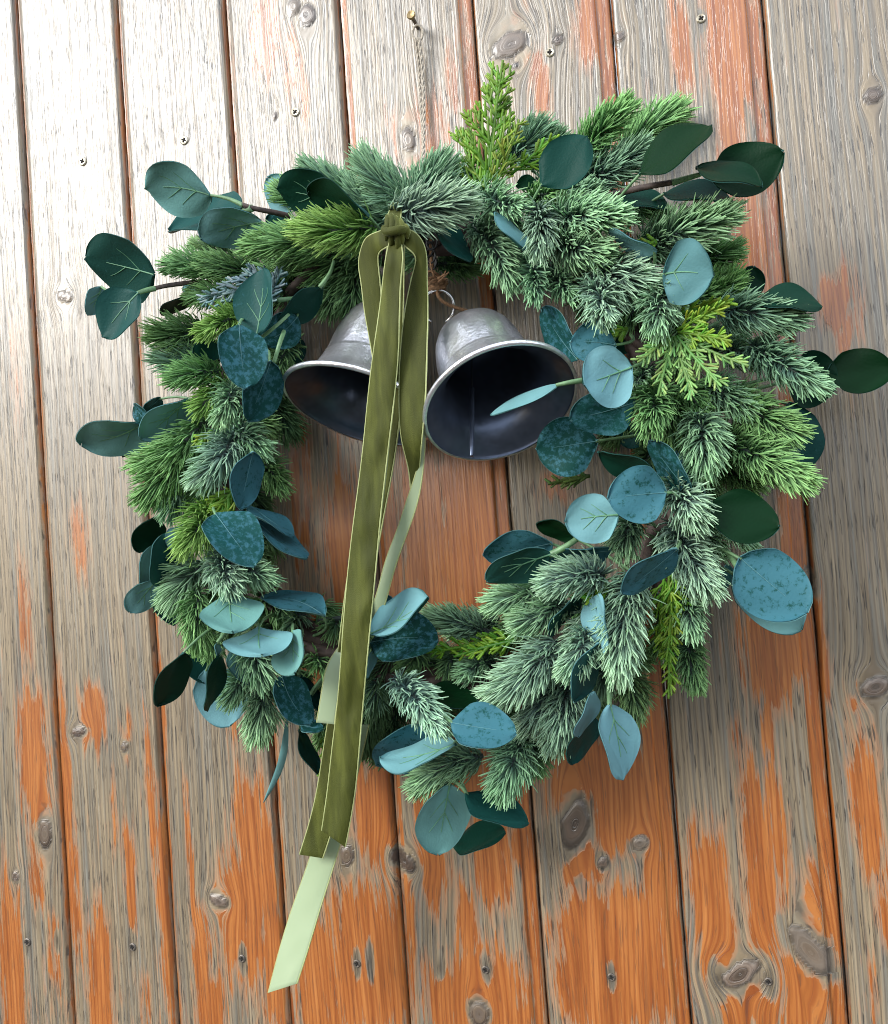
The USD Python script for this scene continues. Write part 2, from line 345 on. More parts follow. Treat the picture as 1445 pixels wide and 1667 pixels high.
# patches where the orange varnish is still on: x, y, half width, half height, strength
PATCH = [(20, 1590, 22, 150, 1), (55, 1240, 26, 110, .95), (40, 1010, 12, 90, .7), (25, 620, 14, 90, .45), (128, 870, 16, 70, .7), (150, 1165, 20, 45, 1), (105, 1270, 10, 140, 1), (205, 1190, 10, 30, .7),
         (212, 1420, 10, 90, .9), (165, 1600, 22, 110, 1), (90, 1560, 12, 70, .7), (118, 1450, 14, 120, .75), (255, 1130, 13, 80, .95), (245, 1300, 8, 120, .8), (270, 1500, 10, 170, .9), (410, 1400, 22, 120, 1), (395, 1500, 40, 110, .9),
         (330, 1580, 15, 100, .9), (440, 1500, 16, 190, .95), (350, 1640, 20, 60, .9), (380, 1180, 12, 60, .5), (430, 60, 24, 60, .95), (475, 90, 10, 50, .75), (498, 150, 10, 60, .55),
         (240, 1640, 12, 60, .5), (600, 1560, 75, 110, 1), (620, 1320, 48, 75, 1), (545, 1200, 20, 70, .9), (520, 1600, 40, 110, .95), (560, 890, 30, 120, .85), (490, 800, 22, 130, .7), (610, 1100, 40, 100, .9), (500, 1050, 40, 80, .7), (560, 640, 40, 80, .6),
         (700, 220, 30, 70, .7), (735, 130, 12, 70, .65), (640, 205, 14, 40, .5), (690, 850, 36, 160, 1), (770, 860, 50, 170, 1.05), (640, 900, 14, 110, .8), (700, 1350, 22, 110, .95), (700, 1420, 14, 60, .9), (790, 1640, 75, 90, 1), (800, 1400, 28, 80, .95), (840, 1360, 18, 60, .8), (720, 1620, 30, 60, .9), (740, 1240, 50, 80, .9), (680, 450, 30, 80, .5),
         (880, 140, 14, 80, .75), (962, 45, 24, 70, .85), (850, 20, 12, 30, .4), (985, 1270, 75, 75, 1.05), (1010, 1340, 45, 45, .95), (952, 1412, 28, 26, 1), (1060, 1400, 16, 110, .95), (1000, 1570, 85, 110, 1.1), (1075, 1560, 30, 120, .9), (1070, 1250, 20, 160, .9), (940, 1220, 24, 80, .6), (900, 790, 30, 26, .75),
         (1108, 60, 14, 100, .8), (1194, 70, 36, 110, 1.05), (1190, 210, 14, 90, .85), (1215, 410, 24, 110, 1), (1180, 330, 16, 70, .7), (1262, 1050, 52, 80, 1), (1292, 880, 20, 120, 1), (1160, 1480, 28, 120, 1), (1168, 1560, 28, 60, .9), (1240, 1430, 22, 160, .95), (1270, 1350, 14, 120, .8), (1310, 1620, 32, 70, 1), (1225, 1640, 45, 40, .95), (1325, 1480, 14, 80, .7), (1330, 1030, 12, 100, .8), (1330, 1180, 10, 90, .7),
         (1355, 488, 22, 44, .95), (1374, 552, 15, 24, .9), (1400, 520, 12, 80, .5), (1412, 1300, 22, 110, .9), (1440, 1470, 14, 80, .7), (1385, 640, 12, 70, .35), (1392, 1132, 14, 14, .7)]
PATCH += [(1000, 1480, 18, 60, .8), (1110, 1500, 12, 120, .8), (1205, 1250, 10, 90, .6), (870, 1500, 16, 110, .85), (760, 1500, 20, 60, .8), (660, 1500, 12, 90, .75), (1420, 1600, 10, 60, .6), (560, 1050, 40, 80, .7), (820, 900, 14, 120, .8), (860, 620, 18, 90, .45), (60, 1420, 14, 60, .7), (185, 1330, 9, 60, .6), (310, 1420, 8, 120, .7), (1250, 1180, 14, 50, .7)]
PATW = [(*at(x, y)[[0, 2]], a * px_size(at(x, y)), b * px_size(at(x, y)), s) for x, y, a, b, s in PATCH]
SCREWS = [(135, 263, 0), (300, 229, 0), (481, 183, 0), (895, 86, 0), (1141, 31, 0), (45, 1533, 1), (216, 1541, 1), (394, 1560, 1), (581, 1568, 1), (790, 1578, 1), (995, 1590, 1), (1250, 1597, 1)]
HOLES = [(603, 1563, 5, 18), (92, 1531, 4, 10), (715, 1574, 5, 11), (452, 190, 4, 7), (1167, 1593, 8, 14)]
SPOTS = [(*at(x + 1, y + 3)[[0, 2]], 0.0030, 0.0055, 0.45) for x, y, o in SCREWS if not o] + [(*at(x, y)[[0, 2]], 0.0035, 0.010, 1.0) for x, y, o in SCREWS if o] + [(*at(x, y)[[0, 2]], a * 2.0e-4 * 3, b * 3e-4 * 2.6, 1.0) for x, y, a, b in HOLES]

wall = thing("plank_wall", "wall of upright tongue and groove planks, weathered grey with peeling orange varnish", "wall", (0, 0, Z0))
for q_ in range(len(GX) - 1):
    b = q_ - 2
    xa, xb = GX[q_], GX[q_ + 1]
    inner = 3 <= b + 1 and b <= 9
    step, zstep = (0.0014, 0.0019) if inner else (0.006, 0.01)
    left_style, right_style = (0 if b <= 6 else 1), (0 if b + 1 <= 6 else 1)
    # cross-section of the plank (offset from its own edge, height): plain groove with a stepped bevel on the left side of the house, sunk tongue on the right
    ls = [(0.0, -0.016), (0.0003, -0.0040), (0.0006, -0.0038), (0.0026, -0.0037), (0.0029, -0.0026), (0.0032, -0.0021), (0.0056, -0.0014), (0.0062, -0.0007), (0.0068, -0.0001)] if left_style == 0 else \
         [(0.0, -0.016), (0.0003, -0.0040), (0.0010, -0.0038), (0.0013, -0.0020), (0.0018, -0.0006), (0.0026, -0.0001)]
    rs = [(0.0, -0.016), (0.0003, -0.0040), (0.0018, -0.0038), (0.0021, -0.0014), (0.0028, -0.0004), (0.0036, 0.0)] if right_style == 0 else \
         [(0.0, -0.016), (0.0003, -0.0040), (0.0012, -0.0038), (0.0015, -0.0034), (0.0022, -0.0029), (0.0088, -0.0026), (0.0093, -0.0020), (0.0096, -0.0005), (0.0104, -0.0001)]
    xl, xr = xa + ls[-1][0], xb - rs[-1][0]
    mid = np.linspace(xl, xr, max(4, int((xr - xl) / step)))[1:-1]
    X = np.r_[[xa + o + 0.0002 for o, h in ls], mid, [xb - o - 0.0002 for o, h in rs][::-1]]
    Hc = np.r_[[h for o, h in ls], np.zeros(len(mid)), [h for o, h in rs][::-1]]
    Z = np.r_[np.arange(ZB, Z0, 0.01), np.arange(Z0, Z1, zstep), np.arange(Z1, ZT, 0.01)]
    gx, gz = np.meshgrid(X, Z)
    h = np.broadcast_to(Hc, gx.shape).copy()
    edge = 0.0007 * (fbm(np.stack([gz * 40, gx * 0 + b, gx * 0], -1), 3, b + 5) - 0.5)
    gx = gx + np.where(np.broadcast_to(Hc, gx.shape) < -0.0003, edge, edge * 0.6)
    u, v = gx.copy(), gz.copy()
    knot = np.zeros_like(gx); dark = np.zeros_like(gx); supp = np.zeros_like(gx); ring_u = np.zeros_like(gx)
    u = u + 0.006 * (fbm(np.stack([gx * 9, gz * 3, gx * 0 + b * 3.1], -1), 2, 5) - 0.5)
    for kx, kz, ka, kb, kt, kd in KW:
        if not (xa - 0.02 < kx < xb + 0.02):
            continue
        dx, dz = gx - kx, gz - kz
        rx, rz = dx * math.cos(kt) + dz * math.sin(kt), -dx * math.sin(kt) + dz * math.cos(kt)
        wob = 1 + 0.5 * (fbm(np.stack([gx * 160, gz * 160, gx * 0 + kx * 50], -1), 3, 9) - 0.5)
        rr = np.hypot(rx / ka, rz / kb) * wob
        r2 = np.hypot(dx / (ka * 1.1), dz / (kb * 2.1))
        u = u - np.where(r2 > 1, dx / np.maximum(r2, 1) ** 2, dx * 0.9)
        inside = np.clip((1.08 - rr) / 0.16, 0, 1)
        core = np.clip((0.55 - rr) / 0.3, 0, 1)
        rimk = np.exp(-((rr - 1.0) / 0.13) ** 2)
        knot = np.maximum(knot, inside * kd)
        dark = np.maximum(dark, np.maximum(core * max(0, kd - .55) * 1.5, rimk * 0.8 * kd))
        u = np.where(inside > 0.5, rr * 0.004 + kx, u)
        supp = np.maximum(supp, np.exp(-(rr / 1.45) ** 4) * 0.7)
        h = h + np.where(np.abs(h) < 0.0005, -0.0006 * rimk + 0.0007 * inside, 0)
    # how much varnish is left
    z01 = (gz - Z0) / (Z1 - Z0)
    base = 0.06 + 0.30 * np.clip(1 - z01 / 0.45, 0, 1) ** 1.3
    fld = base + 0.20 * (fbm(np.stack([gx * 60, gz * 7, gx * 0 + b], -1), 3, 2) - 0.5)
    warp = 0.006 * (fbm(np.stack([gx * 70, gz * 12, gx * 0 + b * 2.0], -1), 3, 3) - 0.5)
    wz = 0.03 * (fbm(np.stack([gx * 230, gz * 6, gx * 0 + b * 2.0], -1), 2, 8) - 0.5)
    for qx, qz, qa, qb, qs in PATW:
        if not (xa - 0.03 < qx < xb + 0.03):
            continue
        inb = (xa <= qx <= xb)
        if not inb:
            continue
        r = np.hypot((gx + warp - qx) / qa, np.maximum(np.abs(gz + wz - qz) - qb * 0.25, 0) / (qb * 0.75))
        fld = np.maximum(fld, np.clip(qs * 0.80 * np.clip(1.32 - r * 0.66, 0, 1), 0, 1))
    strip = (np.broadcast_to(Hc, gx.shape) < -0.0012) & (np.broadcast_to(Hc, gx.shape) > -0.0036)
    fld = np.where(strip, np.maximum(fld, (0.60 if right_style else 0.24) - 0.5 * np.clip(z01 - 0.72, 0, 1) + 0.25 * (fbm(np.stack([gz * 14, gx * 0 + b, gx * 0], -1), 3, 4) - 0.5)), fld)
    deep = np.broadcast_to(Hc, gx.shape) < -0.00365
    fld = np.where(deep, np.clip(0.12 + 0.75 * fbm(np.stack([gz * 9, gx * 0 + b * 3.3, gx * 0], -1), 3, 14), 0, 0.8), fld)
    for sx, sz, sa, sb, ss in SPOTS:
        if xa < sx < xb:
            e = np.hypot((gx - sx + warp) / sa, (gz - sz) / sb)
            fld = fld - 0.9 * np.clip(1.5 - e, 0, 1); dark = np.maximum(dark, 0.65 * ss * np.clip(1.15 - e, 0, 1) + (0.25 * np.clip(1.4 - e, 0, 1) if ss < 1 else 0))
    fld = np.clip(fld - supp, 0, 1.1)
    dark = np.maximum(dark, np.where(deep & (np.broadcast_to(Hc, gx.shape) < -0.0039), 0.6, np.where(deep, 0.15, 0)))
    h = h + np.where(np.abs(np.broadcast_to(Hc, gx.shape)) < 0.0005, 0.00025 * (fbm(np.stack([u * 260, v * 5, gx * 0 + b], -1), 3, 6) - 0.5), 0)
    P = np.stack([gx, -h, gz], -1).reshape(-1, 3)
    f = grid_faces(len(Z), len(X))
    grain = np.stack([u, v, np.full_like(u, b * 1.37)], -1).reshape(-1, 3)
    wear = np.stack([fld, knot, np.clip(dark, 0, 1)], -1).reshape(-1, 3)
    plank = build("plank", P, f, WOOD, wall, attrs={"grain": grain, "wear": wear})
    for sx_, sz_, old in SCREWS:
        c = at(sx_, sz_)
        if xa < c[0] < xb:
            rad = 7.4 * px_size(c) * (0.85 if old else 1.0)
            pr = np.array([(0.0, -0.0006), (0.22, -0.0006), (0.28, 0.0003), (0.8, 0.0006), (1.0, 0.0001), (1.02, -0.001)])
            head = trimesh.creation.revolve(np.c_[pr[::-1, 0] * rad, pr[::-1, 1]], sections=20)
            hv = np.asarray(head.vertices)
            hv = np.c_[hv[:, 0], -hv[:, 2], hv[:, 1]] + [c[0], -0.0005, c[2]]
            sc = build("screw", hv, np.asarray(head.faces), SCREW_OLD if old else SCREW_ZINC, plank, smooth=35)
            # crossed recess in its head
            for q in range(2):
                bx = trimesh.creation.box((rad * 1.1, 0.0006, rad * 0.26))
                bx.apply_transform(trimesh.transformations.rotation_matrix(0.5 + sx_ + q * math.pi / 2, [0, 1, 0]))
                build("screw_slot", np.asarray(bx.vertices) + [c[0], -0.0011 - 0.00005 * q, c[2]], bx.faces, HOLE, plank, smooth=False)


# ------------------------------------------------------------------ the wreath
CX, CY = 728, 752
wreath = thing("wreath", "green wreath of fir sprigs and eucalyptus leaves hanging on the plank wall", "wreath", at(CX, CY, 0.0))
TOWARD = np.array([0, -1.0, 0])


def ring_point(a, rad=1.0, d=0.045):
    return at(CX + 372 * rad * math.cos(a), CY - 365 * rad * math.sin(a), d)


for k in range(7):
    a = np.linspace(0, 2 * np.pi, 90)
    ph = k * 0.9
    pts = np.array([ring_point(t, 1 + 0.055 * math.cos(6 * t + ph), 0.036 + 0.014 * math.sin(6 * t + ph)) for t in a])
    build("vine_ring", *tube(pts, 0.0042, 6, caps=False), BARK, wreath)


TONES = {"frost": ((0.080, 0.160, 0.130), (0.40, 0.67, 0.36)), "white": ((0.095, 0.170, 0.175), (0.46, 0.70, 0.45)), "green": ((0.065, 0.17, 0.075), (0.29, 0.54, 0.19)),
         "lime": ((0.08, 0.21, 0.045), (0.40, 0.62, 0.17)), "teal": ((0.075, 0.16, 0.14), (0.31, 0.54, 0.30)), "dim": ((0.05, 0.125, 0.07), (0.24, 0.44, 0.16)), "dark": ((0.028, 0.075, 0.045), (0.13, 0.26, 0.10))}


def needles(path, length, tone, n, rad, rng, full=1.0):
    """n curved needles along a stem path (m, 3); returns vertices, faces, colours."""
    path = np.asarray(path); m = len(path)
    t = np.sort(rng.random(n)) ** 0.92
    ip = t * (m - 1); i0 = np.clip(ip.astype(int), 0, m - 2); fr = (ip - i0)[:, None]
    org = path[i0] * (1 - fr) + path[i0 + 1] * fr
    ax = norm(np.gradient(path, axis=0)); ax = norm(ax[i0] * (1 - fr) + ax[i0 + 1] * fr)
    ref = norm(np.cross(ax, [0.13, -0.9, 0.41])); ref2 = np.cross(ax, ref)
    phi = rng.random(n) * 2 * np.pi
    rad_dir = np.cos(phi)[:, None] * ref + np.sin(phi)[:, None] * ref2
    vw = norm(CAM - path[m // 2])
    rad_dir = norm(rad_dir - 0.42 * (rad_dir @ vw)[:, None] * vw)
    th0 = np.radians(70 - 44 * t ** 2.2 + rng.normal(0, 9, n)); th1 = np.radians(24 - 20 * t ** 2 + rng.normal(0, 10, n))
    L = length * (0.78 + 0.3 * rng.random(n)) * (1 - 0.28 * t ** 4) * (0.72 + 0.28 * np.clip(t / 0.15, 0, 1))
    d0 = np.cos(th0)[:, None] * ax + np.sin(th0)[:, None] * rad_dir
    d1 = norm(np.cos(th1)[:, None] * ax + np.sin(th1)[:, None] * rad_dir + rng.normal(0, 0.19, (n, 3)))
    s = np.array([0, 0.33, 0.72, 1.0]); k = len(s)
    rr = np.array([0.7, 1.0, 0.95, 0.35]) * rad
    C = org[:, None] + L[:, None, None] * (d0[:, None] * (s - s ** 2 / 2)[None, :, None] + d1[:, None] * (s ** 2 / 2)[None, :, None]) * 1.08
    T = norm(d0[:, None] * (1 - s)[None, :, None] + d1[:, None] * s[None, :, None])
    S = norm(np.cross(T, np.broadcast_to(norm(rng.normal(0, 1, (n, 3)))[:, None], T.shape))); B = np.cross(T, S)
    sides = 3
    a = np.arange(sides) * 2 * np.pi / sides
    wid = (0.85 + 0.3 * rng.random(n))[:, None, None, None]
    V = C[:, :, None] + wid * rr[None, :, None, None] * (np.cos(a)[None, None, :, None] * S[:, :, None] + 0.62 * np.sin(a)[None, None, :, None] * B[:, :, None])
    V = V.reshape(n, k * sides, 3)
    i = np.arange(k - 1)[:, None] * sides; j = np.arange(sides)[None]; j2 = (j + 1) % sides
    q = np.stack([i + j, i + j2, i + sides + j2, i + sides + j], -1).reshape(-1, 4)
    f1 = np.vstack([q[:, [0, 1, 2]], q[:, [0, 2, 3]], [[(k - 1) * sides, (k - 1) * sides + 1, (k - 1) * sides + 2]]])
    F = (f1[None] + (np.arange(n) * k * sides)[:, None, None]).reshape(-1, 3)
    hue = 1.12 + rng.normal(0, 0.06) + rng.normal(0, 0.03, 3) * [1, 0.3, 1]
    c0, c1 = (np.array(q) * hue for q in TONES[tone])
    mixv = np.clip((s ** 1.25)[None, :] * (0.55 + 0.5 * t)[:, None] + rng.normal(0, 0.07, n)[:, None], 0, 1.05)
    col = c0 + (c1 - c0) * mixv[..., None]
    col = col * (0.86 + 0.28 * rng.random(n))[:, None, None]
    col = np.repeat(col[:, :, None], sides, 2).reshape(-1, 3)
    return V.reshape(-1, 3), F, np.clip(col, 0, 1)


LAYER = {0: (0.016, 0.022), 1: (0.042, 0.055), 2: (0.062, 0.082), 3: (0.078, 0.100)}


def sprig(bx, by, tx, ty, w, tone="frost", layer=1, dens=2.7, seed=None):
    rng = np.random.default_rng(int(bx * 7 + by * 13 + tx * 3 + ty))
    d0, d1 = LAYER[layer]
    d0 += rng.normal(0, 0.004); d1 += rng.normal(0, 0.005)
    # the needles reach past the end of the stem: shorten it
    ln = math.hypot(tx - bx, ty - by)
    nl = w * 0.68
    k = max(0.35, 1 - 0.62 * nl / ln)
    ex, ey = bx + (tx - bx) * k, by + (ty - by) * k
    bx, by = bx - (tx - bx) * 0.16, by - (ty - by) * 0.16
    ln *= 1.16
    sag = rng.normal(0, 0.06) * ln
    mx_, my_ = (bx + ex) / 2 - (ey - by) / ln * sag, (by + ey) / 2 + (ex - bx) / ln * sag
    pts = smooth_path([at(bx, by, d0), at(mx_, my_, (d0 + d1) / 2 + 0.004), at(ex, ey, d1)], 9)
    s = px_size(pts[4])
    g = group_part(wreath, "fir_sprig")
    build("stem", *tube(pts, np.linspace(0.0016, 0.0009, 9), 5), STEM, g)
    n = int(ln * dens * (0.75 + w / 160)) + 24
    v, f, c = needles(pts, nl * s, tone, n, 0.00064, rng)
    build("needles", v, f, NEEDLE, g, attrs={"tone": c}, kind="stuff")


SPRIGS = [
    # upper left
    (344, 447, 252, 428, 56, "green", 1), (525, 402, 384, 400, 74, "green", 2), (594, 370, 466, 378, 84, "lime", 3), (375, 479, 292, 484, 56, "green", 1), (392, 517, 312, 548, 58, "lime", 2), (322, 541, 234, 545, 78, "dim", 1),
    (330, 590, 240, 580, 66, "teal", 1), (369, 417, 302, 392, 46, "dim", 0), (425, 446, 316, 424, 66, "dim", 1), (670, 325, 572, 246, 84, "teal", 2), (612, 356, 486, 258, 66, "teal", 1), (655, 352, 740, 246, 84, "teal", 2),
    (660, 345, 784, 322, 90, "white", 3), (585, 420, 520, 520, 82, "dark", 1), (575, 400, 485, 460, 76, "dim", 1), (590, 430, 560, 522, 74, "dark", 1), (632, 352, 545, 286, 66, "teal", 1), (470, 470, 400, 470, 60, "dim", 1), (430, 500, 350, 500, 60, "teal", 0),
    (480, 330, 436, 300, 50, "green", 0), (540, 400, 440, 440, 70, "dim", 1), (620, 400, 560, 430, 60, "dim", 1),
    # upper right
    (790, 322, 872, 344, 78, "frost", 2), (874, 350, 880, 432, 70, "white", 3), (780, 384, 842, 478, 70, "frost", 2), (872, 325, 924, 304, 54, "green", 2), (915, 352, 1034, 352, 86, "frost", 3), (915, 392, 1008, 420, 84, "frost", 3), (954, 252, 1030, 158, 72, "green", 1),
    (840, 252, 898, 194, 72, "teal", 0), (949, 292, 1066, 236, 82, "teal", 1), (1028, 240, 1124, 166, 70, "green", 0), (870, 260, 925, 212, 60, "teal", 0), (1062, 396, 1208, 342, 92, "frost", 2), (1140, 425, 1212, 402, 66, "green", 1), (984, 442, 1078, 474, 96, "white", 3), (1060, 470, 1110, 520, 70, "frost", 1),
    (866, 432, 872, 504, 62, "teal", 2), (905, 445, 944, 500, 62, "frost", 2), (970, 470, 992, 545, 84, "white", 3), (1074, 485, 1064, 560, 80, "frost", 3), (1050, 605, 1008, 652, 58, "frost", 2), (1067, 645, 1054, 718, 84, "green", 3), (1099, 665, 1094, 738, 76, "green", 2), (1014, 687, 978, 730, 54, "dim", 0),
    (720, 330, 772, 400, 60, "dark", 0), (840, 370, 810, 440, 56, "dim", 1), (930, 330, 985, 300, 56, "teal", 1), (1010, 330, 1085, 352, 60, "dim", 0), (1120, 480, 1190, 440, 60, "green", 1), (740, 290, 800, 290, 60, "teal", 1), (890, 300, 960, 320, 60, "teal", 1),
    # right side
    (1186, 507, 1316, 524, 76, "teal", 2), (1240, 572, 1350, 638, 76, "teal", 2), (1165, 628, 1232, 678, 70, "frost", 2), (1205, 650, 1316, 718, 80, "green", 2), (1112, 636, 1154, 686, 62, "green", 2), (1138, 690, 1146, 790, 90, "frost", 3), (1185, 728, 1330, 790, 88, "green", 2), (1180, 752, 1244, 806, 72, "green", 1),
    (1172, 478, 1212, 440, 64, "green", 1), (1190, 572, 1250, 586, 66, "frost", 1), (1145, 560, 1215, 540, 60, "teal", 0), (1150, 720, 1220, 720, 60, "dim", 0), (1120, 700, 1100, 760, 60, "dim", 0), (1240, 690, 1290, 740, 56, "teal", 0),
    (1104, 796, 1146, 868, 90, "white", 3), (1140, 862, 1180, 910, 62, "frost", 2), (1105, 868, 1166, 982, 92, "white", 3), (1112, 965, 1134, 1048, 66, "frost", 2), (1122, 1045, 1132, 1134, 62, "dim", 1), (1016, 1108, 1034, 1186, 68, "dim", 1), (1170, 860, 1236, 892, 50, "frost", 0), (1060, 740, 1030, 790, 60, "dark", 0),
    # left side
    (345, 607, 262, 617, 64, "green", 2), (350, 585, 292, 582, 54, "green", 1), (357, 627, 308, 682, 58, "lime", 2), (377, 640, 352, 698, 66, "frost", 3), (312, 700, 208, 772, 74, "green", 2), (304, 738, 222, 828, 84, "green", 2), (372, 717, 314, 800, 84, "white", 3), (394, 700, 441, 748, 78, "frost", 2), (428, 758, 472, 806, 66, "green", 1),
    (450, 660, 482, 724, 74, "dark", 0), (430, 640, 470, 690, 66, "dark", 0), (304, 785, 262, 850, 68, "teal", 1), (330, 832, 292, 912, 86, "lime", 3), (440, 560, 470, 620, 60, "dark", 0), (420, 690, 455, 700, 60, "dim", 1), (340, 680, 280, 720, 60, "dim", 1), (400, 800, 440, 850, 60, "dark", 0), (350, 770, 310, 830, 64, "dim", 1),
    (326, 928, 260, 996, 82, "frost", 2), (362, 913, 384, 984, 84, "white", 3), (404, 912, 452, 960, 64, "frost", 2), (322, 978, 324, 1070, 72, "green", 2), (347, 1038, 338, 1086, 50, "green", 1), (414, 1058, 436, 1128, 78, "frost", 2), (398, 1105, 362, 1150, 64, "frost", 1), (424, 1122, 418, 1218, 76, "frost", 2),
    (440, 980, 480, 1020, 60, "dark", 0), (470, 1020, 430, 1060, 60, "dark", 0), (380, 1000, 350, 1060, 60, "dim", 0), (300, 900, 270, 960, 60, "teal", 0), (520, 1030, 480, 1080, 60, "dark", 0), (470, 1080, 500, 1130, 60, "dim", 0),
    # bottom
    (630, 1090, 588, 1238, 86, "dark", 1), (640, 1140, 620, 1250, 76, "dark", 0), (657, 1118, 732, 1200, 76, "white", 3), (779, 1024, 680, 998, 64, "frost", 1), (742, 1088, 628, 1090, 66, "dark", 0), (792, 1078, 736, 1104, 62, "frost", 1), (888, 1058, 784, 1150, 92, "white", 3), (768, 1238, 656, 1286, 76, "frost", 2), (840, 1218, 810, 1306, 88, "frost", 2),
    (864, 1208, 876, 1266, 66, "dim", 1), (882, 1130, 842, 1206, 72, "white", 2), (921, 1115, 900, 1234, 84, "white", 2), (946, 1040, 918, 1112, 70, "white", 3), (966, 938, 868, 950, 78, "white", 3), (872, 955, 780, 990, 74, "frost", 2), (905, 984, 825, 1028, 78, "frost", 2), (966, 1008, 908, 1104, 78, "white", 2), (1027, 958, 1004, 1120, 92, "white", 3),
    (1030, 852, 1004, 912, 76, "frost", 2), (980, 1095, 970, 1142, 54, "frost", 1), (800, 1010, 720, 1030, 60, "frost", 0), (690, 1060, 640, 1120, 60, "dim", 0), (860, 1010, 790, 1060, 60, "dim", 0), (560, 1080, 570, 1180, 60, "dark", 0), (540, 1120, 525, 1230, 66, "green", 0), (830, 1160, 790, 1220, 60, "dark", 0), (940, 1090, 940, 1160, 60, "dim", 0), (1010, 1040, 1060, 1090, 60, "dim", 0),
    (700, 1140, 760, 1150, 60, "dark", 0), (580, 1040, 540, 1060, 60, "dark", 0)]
for s_ in SPRIGS:
    sprig(*s_)
# deeper sprigs that close the ring behind the ones above
rf = random.Random(5)
for k in range(110):
    a = 2 * math.pi * k / 110 + rf.uniform(-0.05, 0.05)
    rad = rf.uniform(0.84, 1.1) if math.cos(a) < 0.3 else rf.uniform(0.86, 1.22)
    x, y = CX + 372 * rad * math.cos(a), CY - 365 * rad * math.sin(a)
    lx, ly = rf.uniform(-30, 30), rf.uniform(20, 75)
    if y < 470:
        lx, ly = rf.uniform(30, 70) * (1 if x > 690 else -1), rf.uniform(-25, 30)
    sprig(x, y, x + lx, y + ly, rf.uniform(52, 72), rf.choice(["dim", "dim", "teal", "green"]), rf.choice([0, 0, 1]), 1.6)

# ---------------- eucalyptus
LEAFTONE = {"P": (0, 0, .45), "B": (0, 0, 1.0), "V": (.96, .16, .75), "Q": (.45, .2, .7), "M": (1, .78, .9), "N": (1, .50, .8), "D": (1, 0.0, .15), "T": (1, .12, .7)}


